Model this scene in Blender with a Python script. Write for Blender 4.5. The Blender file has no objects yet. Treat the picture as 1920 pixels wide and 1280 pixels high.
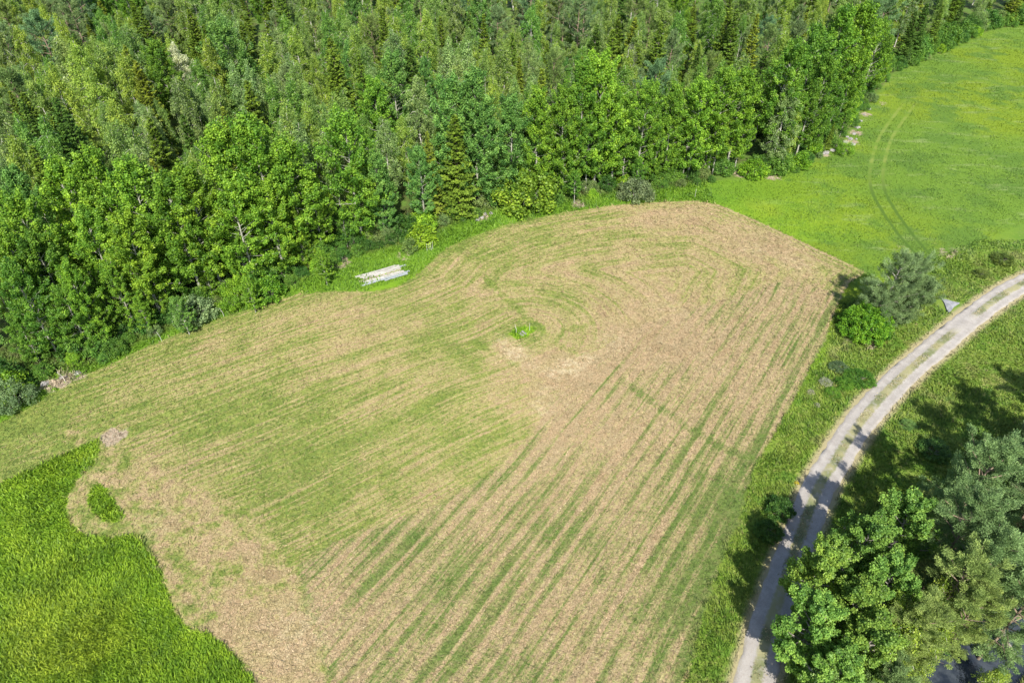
import bpy, math, random
import numpy as np
from mathutils import Vector
from mathutils.geometry import delaunay_2d_cdt

# ------------------------------------------------------------------ camera, sky, sun, exposure
R = math.radians
H_CAM, PITCH, FPX = 48.0, R(39.4), 1280.0
scene = bpy.context.scene
cam_d = bpy.data.cameras.new('camera'); cam = bpy.data.objects.new('camera', cam_d)
scene.collection.objects.link(cam); scene.camera = cam
cam.location = (0, 0, H_CAM); cam.rotation_euler = (math.pi/2 - PITCH, 0, 0)
cam_d.lens = 24.0; cam_d.sensor_width = 36.0; cam_d.clip_end = 6000
SUN_EL, SUN_AZ = R(46), R(-3)            # light travels towards +Y, a touch to -X
world = bpy.data.worlds.new('World'); scene.world = world; world.use_nodes = True
wn = world.node_tree.nodes; bg = wn['Background']
sky = wn.new('ShaderNodeTexSky'); sky.sky_type = 'NISHITA'; sky.sun_disc = False
sky.sun_elevation = SUN_EL; sky.sun_rotation = R(180) + SUN_AZ
world.node_tree.links.new(sky.outputs[0], bg.inputs[0]); bg.inputs[1].default_value = 0.115
sd = bpy.data.lights.new('sun', 'SUN'); sd.energy = 5.0; sd.angle = R(0.5); sd.color = (1, .95, .85)
sun = bpy.data.objects.new('sun', sd); scene.collection.objects.link(sun)
ldir = Vector((math.sin(SUN_AZ)*math.cos(SUN_EL), math.cos(SUN_AZ)*math.cos(SUN_EL), -math.sin(SUN_EL)))
sun.rotation_euler = ldir.to_track_quat('-Z', 'Y').to_euler()
vs = scene.view_settings; vs.view_transform = 'Standard'; vs.look = 'None'; vs.gamma = 1; vs.exposure = 0.88
scene.cycles.max_bounces = 6; scene.cycles.diffuse_bounces = 3; scene.cycles.transmission_bounces = 4
scene.cycles.glossy_bounces = 2; scene.cycles.use_denoising = True
try: scene.cycles.denoiser = 'OPENIMAGEDENOISE'
except Exception: pass

rng = np.random.default_rng(11); random.seed(5)
ST, CT = math.sin(PITCH), math.cos(PITCH)
def gp(px, py, h=0.0):
    u = (px-960)/FPX; v = (py-640)/FPX; z = (H_CAM-h)/(ST+v*CT)
    return (u*z, z*(CT-v*ST))
def proj(x, y, z):
    d = y*CT+(H_CAM-z)*ST
    return 960+FPX*x/d, 640+FPX*((H_CAM-z)*CT-y*ST)/d
def gpl(l): return np.array([gp(*p) for p in l])

# ------------------------------------------------------------------ plan of the place (outlines in metres on the ground)
MOWN = gpl([(-260,925),(-100,845),(0,795),(60,762),(140,715),(250,665),(330,628),(420,595),(480,577),(560,552),(630,547),(700,547),(740,538),(775,520),(800,498),(835,465),(880,445),(950,420),(1050,399),(1150,385),(1230,379),(1300,376),(1350,384),(1420,412),(1500,450),(1560,480),(1600,500),(1625,512),(1592,530),(1575,560),(1560,600),(1548,640),(1525,680),(1495,740),(1450,815),(1412,880),(1392,960),(1350,1060),(1312,1180),(1285,1280),(1240,1430),(560,1430),(520,1330),(480,1280),(440,1228),(420,1208),(395,1192),(362,1186),(335,1155),(318,1120),(308,1085),(290,1050),(262,1012),(245,1004),(200,1011),(155,1001),(130,978),(124,955),(128,930),(145,900),(178,868),(185,845),(188,822),(150,838),(100,862),(0,908),(-120,962),(-260,1020)])
ISLE = gpl([(172,925),(183,911),(196,915),(212,938),(228,962),(226,974),(208,977),(190,972),(174,955),(168,938)])
ISLE = ISLE.mean(0)+(ISLE-ISLE.mean(0))*1.12
ISLE2 = gpl([(957,626),(962,616),(978,612),(990,611),(1007,614),(1001,622),(990,629),(978,637),(964,634)])
EDGE_PX = [(-300,930),(-120,830),(0,782),(60,750),(90,715),(200,690),(260,655),(340,622),(400,592),(430,580),(500,572),(560,542),(610,515),(650,492),(700,480),(740,470),(800,458),(850,430),(900,410),(950,396),(1050,384),(1150,370),(1250,358),(1340,345),(1400,335),(1450,335),(1500,325),(1550,300),(1590,270),(1610,240),(1640,200),(1680,145),(1720,125),(1800,85),(1860,60),(1920,48),(2020,30),(2150,10)]
EDGE = gpl(EDGE_PX)
WOOD = np.vstack([EDGE, [[330,330],[0,420],[-330,330],[-120,20]]])
ROAD = np.array([((gp(*a)[0]+gp(*b)[0])/2, (gp(*a)[1]+gp(*b)[1])/2) for a, b in
    [((1345,1400),(1420,1400)),((1380,1280),(1451,1280)),((1410,1180),(1471,1180)),((1440,1090),(1502,1090)),((1470,1000),(1533,1000)),((1500,922),(1565,915)),((1532,870),(1594,866)),((1570,805),(1640,800)),((1622,740),(1692,740)),((1680,682),(1752,686)),((1740,633),(1812,633)),((1790,593),(1862,590)),((1855,550),(1920,545)),((1925,512),(1990,510)),((2020,470),(2080,470))]])
def smooth_line(P, step):
    P = np.asarray(P, float); n = len(P); out = []
    for i in range(n-1):
        p0 = P[max(i-1,0)]; p1 = P[i]; p2 = P[i+1]; p3 = P[min(i+2,n-1)]
        k = max(2, int(np.linalg.norm(p2-p1)/step))
        for t in np.arange(k)/k:
            out.append(.5*((2*p1)+(-p0+p2)*t+(2*p0-5*p1+4*p2-p3)*t*t+(-p0+3*p1-3*p2+p3)*t**3))
    out.append(P[-1]); return np.array(out)
ROADS = smooth_line(ROAD, .3)
STREAM = smooth_line(gpl([(1640,1500),(1720,1350),(1790,1262),(1850,1180),(1915,1115),(2000,1060),(2150,960)]), 1.0)
REG_C = gpl([(1088,690),(1045,740),(985,830),(930,880),(830,945),(700,990),(620,1020),(556,1070),(590,1180),(620,1290),(650,1430),(1300,1430),(1340,1180),(1450,960),(1500,800),(1590,640),(1600,560),(1480,520),(1300,575),(1180,615)])
REG_B = gpl([(860,528),(940,580),(1060,660),(1180,615),(1300,575),(1480,520),(1600,560),(1700,500),(1560,460),(1420,380),(1300,350),(1150,360),(950,390),(840,440),(800,500)])
REG_H = gpl([(130,800),(230,840),(330,900),(470,960),(556,1070),(590,1180),(620,1290),(650,1430),(380,1430),(300,1200),(100,1010),(60,900)])
LINES = [gpl(l) for l in ([(905,515),(950,560),(985,590),(1040,640),(1100,675)], [(1040,640),(1060,618),(1110,605)], [(1170,715),(1240,765),(1290,800),(1360,840),(1440,870)], [(548,1055),(575,1120),(605,1200),(625,1290)], [(885,640),(1000,700),(1040,740)])]
TRACK = [smooth_line(gpl(l), 1.5) for l in ([(1725,170),(1690,215),(1660,260),(1645,310),(1645,350),(1665,390),(1700,440),(1735,480),(1765,510)],)]
SPOTS = [(1065,690,3.2,-.5),(1010,700,2.5,-.3),(1000,800,4,-.12),(560,1180,6,-.2),(480,1240,5,-.18),(300,900,6,-.12),(1150,590,7,-.14),(1440,450,9,-.26),(700,570,6,-.12),(1330,640,9,-.16),(950,660,2.5,-.25),(1300,400,6,-.15),(1180,590,4,-.1),(430,1010,4,-.08),
    (380,770,5,.16),(1000,560,6,.05),(480,880,9,.08),(780,1180,9,.08),(1080,480,10,.04),(60,790,5,.14),(150,740,5,.12),(1130,680,3,.08),(200,780,4,.05),(640,820,10,.02),(860,720,8,.03),(330,700,8,.0),(1400,950,5,.14),(1370,1080,4,.16),(1340,1200,4,.16),(1450,840,4,.1),(1200,800,9,-.08),(760,470,3,.1),(1530,620,4,.06)]
PALE = [(1070,688,1.9,.75),(1100,672,1.4,.6),(1040,700,1.5,.6),(1022,735,1.6,.45),(1000,685,1.4,.45),(965,662,1.8,.7),(945,640,1.6,.5),(1015,765,1.8,.5),(1150,640,3,.4),(1250,575,3.5,.35),(560,1190,4,.4),(1420,470,4,.35),(1500,500,4,.35),(290,985,3,.35),(300,640,3,.2)]
SOIL = [gp(213,818)+(1.1,1.0),gp(470-0,1000+400)+(1,0.0),gp(1632,648)+(1.5,.42),gp(1590,640)+(1.8,.3),gp(1100,712)+(.3,.2),gp(1605,250)+(1.4,.7),gp(1622,215)+(1.3,.7),gp(1597,268)+(1.4,.75),gp(1550,292)+(1.0,.5),gp(1390,325)+(1.6,.7),gp(905,408)+(1.2,.6),gp(760,480)+(1.6,.4),gp(110,718)+(1.6,.7),gp(150,708)+(1.0,.5),gp(50,735)+(1.4,.6),gp(1655,195)+(1.1,.5),gp(1450,330)+(1.5,.6),gp(1085,382)+(1.5,.5),gp(1640,612)+(2.4,.4),gp(640,492)+(2,.5),gp(1700,470)+(3,.3),gp(1780,475)+(3,.35)]

def hash2(i, j, s):
    n = (i*374761393 + j*668265263 + s*974634777) & 0x7fffffff
    n = ((n ^ (n >> 13)) * 1274126177) & 0x7fffffff
    return ((n ^ (n >> 16)) & 0xffff)/65535.0
def vnoise(x, y, s=0):
    xi = np.floor(x).astype(np.int64); yi = np.floor(y).astype(np.int64); fx = x-xi; fy = y-yi
    fx = fx*fx*(3-2*fx); fy = fy*fy*(3-2*fy)
    a = hash2(xi,yi,s); b = hash2(xi+1,yi,s); c = hash2(xi,yi+1,s); d = hash2(xi+1,yi+1,s)
    return a*(1-fx)*(1-fy)+b*fx*(1-fy)+c*(1-fx)*fy+d*fx*fy
def seg_dist(X, Y, P, closed=False, signed=False):
    P = np.asarray(P); n = len(P); best = np.full(X.shape, 1e9); sg = np.zeros(X.shape)
    for i in range(n if closed else n-1):
        a = P[i]; b = P[(i+1) % n]; d = b-a; L = d@d+1e-12
        t = np.clip(((X-a[0])*d[0]+(Y-a[1])*d[1])/L, 0, 1)
        q = (X-a[0]-t*d[0])**2+(Y-a[1]-t*d[1])**2
        m = q < best
        if signed: sg = np.where(m, np.sign(d[0]*(Y-a[1])-d[1]*(X-a[0])), sg)
        best = np.where(m, q, best)
    best = np.sqrt(best)
    return best*sg if signed else best
def inside(X, Y, P):
    r = np.zeros(X.shape, bool); n = len(P)
    for i in range(n):
        x1, y1 = P[i]; x2, y2 = P[(i+1) % n]
        if y1 == y2: continue
        c = ((y1 > Y) != (y2 > Y)) & (X < (x2-x1)*(Y-y1)/(y2-y1)+x1); r ^= c
    return r
def sdist(X, Y, P):
    d = seg_dist(X, Y, P, True); return np.where(inside(X, Y, P), d, -d)
def sstep(a, b, x):
    t = np.clip((x-a)/(b-a), 0, 1); return t*t*(3-2*t)
ROADC = ROADS[::5]
STREAMC = STREAM[::3]
def hgt(X, Y):
    X = np.asarray(X, float); Y = np.asarray(Y, float)
    z = (vnoise(X/23+7, Y/23+3, 1)-.5)*.5+(vnoise(X/9+1, Y/9, 2)-.5)*.12
    w = sstep(4.6, 1.6, seg_dist(X, Y, STREAMC))
    return z*(1-w)-1.7*w
def h1(x, y): return float(hgt(np.array([x]), np.array([y]))[0])

def attrs(X, Y):
    A = {}
    m = sdist(X, Y, MOWN); m = np.where(m > 0, np.minimum(m, np.minimum(-sdist(X, Y, ISLE), -sdist(X, Y, ISLE2))), m)
    A['mown'] = np.clip(m, -30, 40)
    A['road'] = np.clip(seg_dist(X, Y, ROADC), 0, 30)
    A['wood'] = np.clip(sdist(X, Y, WOOD), -30, 30)
    A['wet'] = np.clip(seg_dist(X, Y, STREAMC), 0, 20)
    A['wc'] = sstep(-1.5, 1.5, sdist(X, Y, REG_C)); A['wb'] = sstep(-2, 2, sdist(X, Y, REG_B))
    A['wh'] = sstep(-2, 2, sdist(X, Y, REG_H))
    b = np.zeros(X.shape)
    for px, py, r, v in SPOTS:
        c = gp(px, py); b += v*np.exp(-((X-c[0])**2+(Y-c[1])**2)/(r*r))
    A['bias'] = b
    g = np.full(X.shape, 30.0)
    for l in LINES: g = np.minimum(g, seg_dist(X, Y, l))
    A['gl'] = g
    A['track'] = np.clip(seg_dist(X, Y, TRACK[0]), 0, 30)
    s = np.zeros(X.shape)
    for x, y, r, v in SOIL: s = np.maximum(s, v*np.exp(-((X-x)**2+(Y-y)**2)/(r*r)))
    A['soil'] = s
    s = np.zeros(X.shape)
    for px, py, r, v in PALE: q = gp(px, py); s = np.maximum(s, v*np.exp(-((X-q[0])**2+(Y-q[1])**2)/(r*r)))
    A['pale'] = s
    # kind of grass: 0 lime hay meadow (right of the wood), 1 lush strip and left corner, .5 olive verge by the road
    verge = sstep(9, 4, A['road']) + (X > 20)*sstep(0, -2, A['mown'])*(Y < 66)
    lush = (X < 34)*1.0
    lush = np.where((X > 0) & (Y > 80), sstep(60, 25, X), lush)
    A['lush'] = np.clip(lush, 0, 1); A['verge'] = np.clip(verge, 0, 1)
    return A
def put_attrs(me, A, idx=None):
    for k, v in A.items():
        a = me.attributes.new(k, 'FLOAT', 'POINT')
        a.data.foreach_set('value', np.ascontiguousarray(v if idx is None else v[idx], dtype=np.float32))

# ------------------------------------------------------------------ helpers for objects
COL = scene.collection
def mesh_np(name, V, F, mat=None, tone=None, nper=4, smooth=False):
    V = np.asarray(V, np.float32).reshape(-1, 3); F = np.asarray(F, np.int32).reshape(-1, nper)
    me = bpy.data.meshes.new(name); me.vertices.add(len(V)); me.loops.add(F.size); me.polygons.add(len(F))
    me.vertices.foreach_set('co', V.ravel()); me.loops.foreach_set('vertex_index', F.ravel())
    me.polygons.foreach_set('loop_start', np.arange(0, F.size, nper, dtype=np.int32))
    me.update(calc_edges=True)
    if smooth: me.polygons.foreach_set('use_smooth', np.ones(len(F), bool))
    if tone is not None:
        a = me.attributes.new('tone', 'FLOAT', 'FACE'); a.data.foreach_set('value', np.asarray(tone, np.float32))
    if mat: me.materials.append(mat)
    return me
def obj(name, me, parent=None, loc=None):
    o = bpy.data.objects.new(name, me); COL.objects.link(o)
    if parent: o.parent = parent
    if loc is not None: o.location = loc
    return o
def tag(o, label=None, cat=None, group=None, kind=None):
    if label: o['label'] = label
    if cat: o['category'] = cat
    if group: o['group'] = group
    if kind: o['kind'] = kind
    return o
def empty(name, loc=(0,0,0), rz=0, sc=1):
    e = bpy.data.objects.new(name, None); COL.objects.link(e); e.location = loc; e.rotation_euler = (0,0,rz)
    e.scale = (sc, sc, sc) if not isinstance(sc, tuple) else sc; e.empty_display_size = .3; return e
def dup(root, name, loc, rz, sc, color):
    r = root.copy(); r.name = name; COL.objects.link(r); r.location = loc; r.rotation_euler = (0,0,rz)
    r.scale = sc
    for ch in root.children:
        c = ch.copy(); COL.objects.link(c); c.parent = r; c.color = color
    return r

# ------------------------------------------------------------------ node helper
class NT:
    def __init__(s, nt): s.t = nt
    def n(s, ty, **kw):
        nd = s.t.nodes.new('ShaderNode'+ty)
        for k, v in kw.items():
            if k.startswith('i_'):
                key = k[2:]; key = int(key) if key.isdigit() else key
                s.set(nd.inputs[key], v)
            else: setattr(nd, k, v)
        return nd
    def set(s, inp, v):
        if hasattr(v, 'is_output') or isinstance(v, bpy.types.NodeSocket): s.t.links.new(v, inp)
        else: inp.default_value = v
    def m(s, op, a, b=0.0, c=None, clamp=False):
        nd = s.t.nodes.new('ShaderNodeMath'); nd.operation = op; nd.use_clamp = clamp
        s.set(nd.inputs[0], a); s.set(nd.inputs[1], b)
        if c is not None: s.set(nd.inputs[2], c)
        return nd.outputs[0]
    def attr(s, name): return s.n('Attribute', attribute_name=name).outputs['Fac']
    def ss(s, x, a, b, lo=0.0, hi=1.0):
        nd = s.n('MapRange', interpolation_type='SMOOTHSTEP'); s.set(nd.inputs[0], x)
        nd.inputs[1].default_value = a; nd.inputs[2].default_value = b; nd.inputs[3].default_value = lo; nd.inputs[4].default_value = hi
        return nd.outputs[0]
    def mix(s, f, a, b, bt='MIX'):
        nd = s.n('Mix', data_type='RGBA', blend_type=bt, clamp_factor=True)
        s.set(nd.inputs[0], f)
        for i, v in ((6, a), (7, b)):
            s.set(nd.inputs[i], v if not isinstance(v, tuple) else (v+(1,) if len(v) == 3 else v))
        return nd.outputs[2]
    def map(s, vec, scale=(1,1,1), rot=0.0, loc=(0,0,0)):
        nd = s.n('Mapping'); s.set(nd.inputs[0], vec); nd.inputs[1].default_value = loc
        nd.inputs[2].default_value = (0,0,rot); nd.inputs[3].default_value = scale; return nd.outputs[0]
    def noise(s, vec, sc, det=2.0, rough=.5, dist=0.0):
        nd = s.n('TexNoise'); s.set(nd.inputs['Vector'], vec); nd.inputs['Scale'].default_value = sc
        nd.inputs['Detail'].default_value = det; nd.inputs['Roughness'].default_value = rough
        nd.inputs['Distortion'].default_value = dist; return nd.outputs[0]
def new_mat(name):
    m = bpy.data.materials.new(name); m.use_nodes = True; m.node_tree.nodes.clear(); return m, NT(m.node_tree)

# ------------------------------------------------------------------ colour of the land (shared by the soil and by the hay and grass lying on it)
GLO, GHI = .925, 1.235
def land_group():
    g = bpy.data.node_groups.new('land_colour', 'ShaderNodeTree')
    g.interface.new_socket('Color', in_out='OUTPUT', socket_type='NodeSocketColor')
    g.interface.new_socket('Height', in_out='OUTPUT', socket_type='NodeSocketFloat')
    t = NT(g); go = g.nodes.new('NodeGroupOutput')
    P0 = t.n('NewGeometry').outputs['Position']
    sep = t.n('SeparateXYZ'); t.set(sep.inputs[0], P0)
    cmb = t.n('CombineXYZ'); t.set(cmb.inputs[0], sep.outputs[0]); t.set(cmb.inputs[1], sep.outputs[1]); P = cmb.outputs[0]
    mown, wood, wet, road = t.attr('mown'), t.attr('wood'), t.attr('wet'), t.attr('road')
    # gentle bending of the swaths
    wob = t.n('TexNoise'); t.set(wob.inputs['Vector'], P); wob.inputs['Scale'].default_value = .05; wob.inputs['Detail'].default_value = 1
    vm = t.n('VectorMath', operation='MULTIPLY_ADD'); t.set(vm.inputs[0], wob.outputs['Color']); vm.inputs[1].default_value = (3.5,3.5,0); t.set(vm.inputs[2], P)
    Pw = vm.outputs[0]
    wob2 = t.n('TexNoise'); t.set(wob2.inputs['Vector'], P); wob2.inputs['Scale'].default_value = .13; wob2.inputs['Detail'].default_value = 1
    vm2 = t.n('VectorMath', operation='MULTIPLY_ADD'); t.set(vm2.inputs[0], wob2.outputs['Color']); vm2.inputs[1].default_value = (.45,.45,0); t.set(vm2.inputs[2], P)
    Pc = vm2.outputs[0]
    def stripes(src, ang, ax, ay):
        q = t.map(src, rot=-ang)
        s1 = t.noise(t.map(q, scale=(ax, ay, 1)), 1.0, 3, .55)
        s2 = t.noise(t.map(q, scale=(ax*2.6, ay*3.6, 1), loc=(9,4,0)), 1.0, 4, .65)
        return q, t.m('MULTIPLY_ADD', s2, .72, t.m('MULTIPLY', s1, .28))
    qa, sa = stripes(Pw, R(33), .03, .85)
    qc, sc = stripes(Pc, R(55.5), .028, .8)
    # regular swath lines in the lower field
    sy = t.n('SeparateXYZ'); t.set(sy.inputs[0], qc)
    sw = t.m('SINE', t.m('MULTIPLY', sy.outputs[1], 2*math.pi/1.32))
    sc = t.m('SUBTRACT', t.m('MULTIPLY_ADD', t.m('MULTIPLY', sw, t.ss(t.noise(t.map(qc, scale=(.09,.5,1)), 1.0, 2, .5), .35, .6, .2, 1)), .085, sc), .02)
    # swaths that run round the top edge
    sx = t.n('SeparateXYZ'); t.set(sx.inputs[0], t.map(P, rot=-R(22)))
    cb = t.n('CombineXYZ'); t.set(cb.inputs[0], t.m('MULTIPLY', sx.outputs[0], .05)); t.set(cb.inputs[1], t.m('MULTIPLY', mown, .62))
    sb = t.noise(cb.outputs[0], 1.0, 3, .55)
    cb2 = t.n('CombineXYZ'); t.set(cb2.inputs[0], t.m('MULTIPLY', sx.outputs[0], .16)); t.set(cb2.inputs[1], t.m('MULTIPLY', mown, 1.9))
    sb = t.m('MULTIPLY_ADD', t.noise(cb2.outputs[0], 1.0, 3, .6), .5, t.m('MULTIPLY', sb, .5))
    sh = t.noise(P, .55, 4, .6)
    jn = t.m('MULTIPLY_ADD', t.noise(P, .8, 2), .7, -.35)
    def w(n): return t.ss(t.m('ADD', t.attr(n), jn), .35, .65)
    def lerp(f, a, b): return t.m('MULTIPLY_ADD', f, t.m('SUBTRACT', b, a), a)
    s = lerp(w('wc'), t.m('ADD', sa, .032), sc); s = lerp(w('wb'), s, sb); s = lerp(w('wh'), s, sh)
    patch = t.noise(P, .085, 3, .55); patch2 = t.noise(P, .35, 3, .6)
    fine = t.noise(P, 3.2, 3, .65); vfine = t.noise(P, 11, 2, .7)
    g1 = t.m('MULTIPLY_ADD', patch, .42, s); g1 = t.m('MULTIPLY_ADD', patch2, .22, g1)
    g1 = t.m('MULTIPLY_ADD', t.attr('bias'), .6, g1); g1 = t.m('MULTIPLY_ADD', fine, .52, g1)
    glw = t.m('MULTIPLY_ADD', t.noise(P, 1.2, 2), .8, -.4)
    g1 = t.m('ADD', g1, t.ss(t.m('ADD', t.attr('gl'), glw), .75, .15, 0, .11))
    edge = t.ss(mown, 4.5, .3, 0, .05); g1 = t.m('ADD', g1, edge)
    g1 = t.m('ADD', t.m('SUBTRACT', g1, t.m('MULTIPLY', t.attr('pale'), .12)), t.attr('jit'))
    G = t.ss(g1, GLO, GHI)
    wcm = w('wc')
    tan = t.mix(t.ss(t.noise(P, .6, 4, .6), .38, .62), t.mix(wcm, (.335,.275,.14), (.325,.255,.15)), (.37,.275,.165))
    tan = t.mix(t.ss(t.noise(P, .22, 3, .6), .52, .70), tan, (.30,.22,.125))
    tan = t.mix(t.ss(vfine, .32, .58), (.20,.155,.075), tan)
    tan = t.mix(t.ss(t.noise(P, 5.5, 2, .6), .62, .74), tan, (.56,.49,.29))
    grn = t.mix(t.ss(t.noise(P, .5, 3, .6), .35, .65), t.mix(wcm, (.135,.18,.036), (.095,.145,.033)), t.mix(wcm, (.185,.22,.05), (.145,.17,.052)))
    grn = t.mix(t.ss(t.noise(P, 2.6, 3, .6), .45, .68), grn, (.10,.155,.03))
    mid = t.mix(t.ss(fine, .40, .60), t.mix(wcm, (.245,.235,.08), (.18,.175,.07)), (.34,.29,.135))
    field = t.mix(t.ss(G, 0, .5), tan, mid); field = t.mix(t.ss(G, .45, 1.0), field, grn)
    palem = t.m('MULTIPLY', t.attr('pale'), t.ss(t.noise(P, 1.6, 4, .65), .34, .6, .2, 1.3))
    field = t.mix(t.ss(palem, .15, .85, 0, .6), field, t.mix(t.ss(vfine, .38, .6), (.36,.30,.18), (.56,.48,.33)))
    # standing grass
    p3 = t.noise(P, .07, 3, .6); p4 = t.noise(P, .45, 4, .65); p5 = t.noise(P, 2.4, 3, .65)
    lime = t.mix(t.ss(t.noise(P, .035, 3, .55), .40, .60), (.11,.19,.022), (.15,.215,.014))
    lime = t.mix(t.ss(t.noise(P, .12, 5, .65), .46, .60, 0, .9), lime, (.080,.150,.022)); lime = t.mix(t.ss(t.noise(t.map(P, scale=(.25,1,1), rot=.5), .5, 4, .7), .54, .68, 0, .6), lime, (.20,.25,.09)); lime = t.mix(t.ss(p4, .38, .24, 0, .4), lime, (.18,.21,.06))
    lush = t.mix(t.ss(p4, .35, .62), (.125,.235,.013), (.17,.28,.016)); lush = t.mix(t.ss(p3, .50, .70), lush, (.20,.275,.02))
    verge = t.mix(t.ss(p4, .35, .62), (.095,.165,.02), (.145,.195,.034)); verge = t.mix(t.ss(p5, .56, .72), verge, (.25,.235,.09)); verge = t.mix(t.ss(t.noise(P, .22, 4, .6), .54, .66, 0, .7), verge, (.21,.20,.075)); verge = t.mix(t.ss(t.noise(P, .3, 4, .6), .45, .34, 0, .8), verge, (.075,.16,.02))
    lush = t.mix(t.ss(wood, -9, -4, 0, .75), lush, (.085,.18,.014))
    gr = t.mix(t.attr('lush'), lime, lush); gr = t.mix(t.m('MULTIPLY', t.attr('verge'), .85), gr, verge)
    gr = t.mix(t.ss(p5, .35, .62, .3, 0), gr, (.07,.14,.015))
    trk = t.m('ABSOLUTE', t.m('SUBTRACT', t.attr('track'), .95)); up_ = t.ss(sep.outputs[1], 92, 106); fade = t.m('MULTIPLY', t.ss(sep.outputs[1], 134, 126), t.m('MAXIMUM', t.ss(t.noise(P, .5, 3, .6), .38, .60, .1, .8), t.ss(sep.outputs[1], 104, 94, 0, .8)))
    gr = t.mix(t.m('MULTIPLY', t.ss(t.m('ADD', trk, t.m('MULTIPLY_ADD', p5, .3, -.15)), .38, .12), fade), gr, t.mix(up_, (.04,.085,.012), (.19,.23,.05)))
    gr = t.mix(t.ss(t.attr('track'), 3.2, 1.2, 0, .2), gr, (.09,.15,.02))
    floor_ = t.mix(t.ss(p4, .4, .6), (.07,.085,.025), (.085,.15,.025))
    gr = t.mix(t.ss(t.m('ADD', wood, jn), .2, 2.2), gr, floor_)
    mk = t.m('ADD', mown, t.m('MULTIPLY_ADD', t.noise(P, 1.3, 3, .6), 1.0, -.5))
    c = t.mix(t.ss(mk, -.12, .18), gr, field)
    soilm = t.m('MULTIPLY', t.attr('soil'), t.ss(t.noise(P, 1.1, 4, .65), .30, .62, .35, 1.5))
    c = t.mix(t.ss(soilm, .28, .55, 0, .9), c, t.mix(t.ss(fine, .4, .6), (.27,.205,.15), (.37,.30,.23)))
    c = t.mix(t.ss(wet, 4.2, 2.4), c, (.075,.06,.035))
    c = t.mix(t.ss(t.m('ADD', road, t.m('MULTIPLY', jn, .8)), 2.1, 1.45, 0, .8), c, (.33,.27,.17))
    t.t.links.new(c, go.inputs[0])
    t.t.links.new(t.m('MULTIPLY_ADD', fine, .6, t.m('MULTIPLY', vfine, .4)), go.inputs[1])
    return g
LAND = land_group()
def land_mat(name, bump=.25, blade=False):
    m, t = new_mat(name)
    gn = t.t.nodes.new('ShaderNodeGroup'); gn.node_tree = LAND
    col = gn.outputs[0]
    out = t.n('OutputMaterial')
    if blade:
        tone = t.attr('tone')
        hs = t.n('HueSaturation'); t.set(hs.inputs['Color'], col)
        t.set(hs.inputs['Value'], t.ss(tone, 0, 1, .6, 1.55)); t.set(hs.inputs['Hue'], t.ss(tone, 0, 1, .515, .485))
        b = t.n('BsdfPrincipled'); t.set(b.inputs['Base Color'], hs.outputs[0]); b.inputs['Roughness'].default_value = .6
        b.inputs['Specular IOR Level'].default_value = .3
        tr = t.n('BsdfTranslucent'); t.set(tr.inputs[0], hs.outputs[0])
        mx = t.n('MixShader', i_0=.3); t.set(mx.inputs[1], b.outputs[0]); t.set(mx.inputs[2], tr.outputs[0])
        t.set(out.inputs[0], mx.outputs[0])
    else:
        b = t.n('BsdfPrincipled'); t.set(b.inputs['Base Color'], col); b.inputs['Roughness'].default_value = .9
        b.inputs['Specular IOR Level'].default_value = .15
        bp = t.n('Bump', i_Strength=bump); bp.inputs['Distance'].default_value = .25; t.set(bp.inputs['Height'], gn.outputs[1])
        t.set(b.inputs['Normal'], bp.outputs[0]); t.set(out.inputs[0], b.outputs[0])
    return m
M_LAND = land_mat('land_surface', .5); M_BLADE = land_mat('blades', blade=True)

def leaf_mat(name, trans=.3, rough=.5, vlo=.5, vhi=1.75, hue=.022):
    m, t = new_mat(name); out = t.n('OutputMaterial')
    oi = t.n('ObjectInfo'); tone = t.attr('tone')
    hs = t.n('HueSaturation'); t.set(hs.inputs['Color'], oi.outputs['Color'])
    t.set(hs.inputs['Value'], t.ss(tone, 0, 1, vlo, vhi)); t.set(hs.inputs['Hue'], t.ss(tone, 0, 1, .5+hue, .5-hue))
    b = t.n('BsdfPrincipled'); t.set(b.inputs['Base Color'], hs.outputs[0]); b.inputs['Roughness'].default_value = rough
    b.inputs['Specular IOR Level'].default_value = .25
    tr = t.n('BsdfTranslucent'); t.set(tr.inputs[0], t.mix(1.0, hs.outputs[0], (1.15,1.1,.5,1), 'MULTIPLY'))
    mx = t.n('MixShader', i_0=trans); t.set(mx.inputs[1], b.outputs[0]); t.set(mx.inputs[2], tr.outputs[0])
    t.set(out.inputs[0], mx.outputs[0]); return m
M_LEAF = leaf_mat('broad_leaves', .4, .5); M_NEEDLE = leaf_mat('needles', .25, .6, .5, 1.6, .014)
def plain(name, c1, c2, sc=4, rough=.8, stretch=(1,1,1), bump=.3, spec=.3):
    m, t = new_mat(name); out = t.n('OutputMaterial')
    P = t.map(t.n('TexCoord').outputs['Object'], scale=stretch)
    n = t.noise(P, sc, 4, .65); b = t.n('BsdfPrincipled'); t.set(b.inputs['Base Color'], t.mix(t.ss(n, .35, .65), c1, c2))
    b.inputs['Roughness'].default_value = rough; b.inputs['Specular IOR Level'].default_value = spec
    bp = t.n('Bump', i_Strength=bump); bp.inputs['Distance'].default_value = .05; t.set(bp.inputs['Height'], n)
    t.set(b.inputs['Normal'], bp.outputs[0]); t.set(out.inputs[0], b.outputs[0]); return m
M_BIRCH = plain('birch_bark', (.62,.60,.55), (.30,.28,.25), 2.5, .7, (1,1,2.5))
M_ASPEN = plain('aspen_bark', (.36,.36,.30), (.22,.22,.17), 2.0, .8)
M_SPRUCE = plain('spruce_bark', (.12,.09,.065), (.2,.16,.12), 4)
M_PINE = plain('pine_bark', (.24,.17,.12), (.19,.155,.12), 3)
M_GREY = plain('grey_bark', (.34,.31,.28), (.2,.18,.16), 4)

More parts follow.
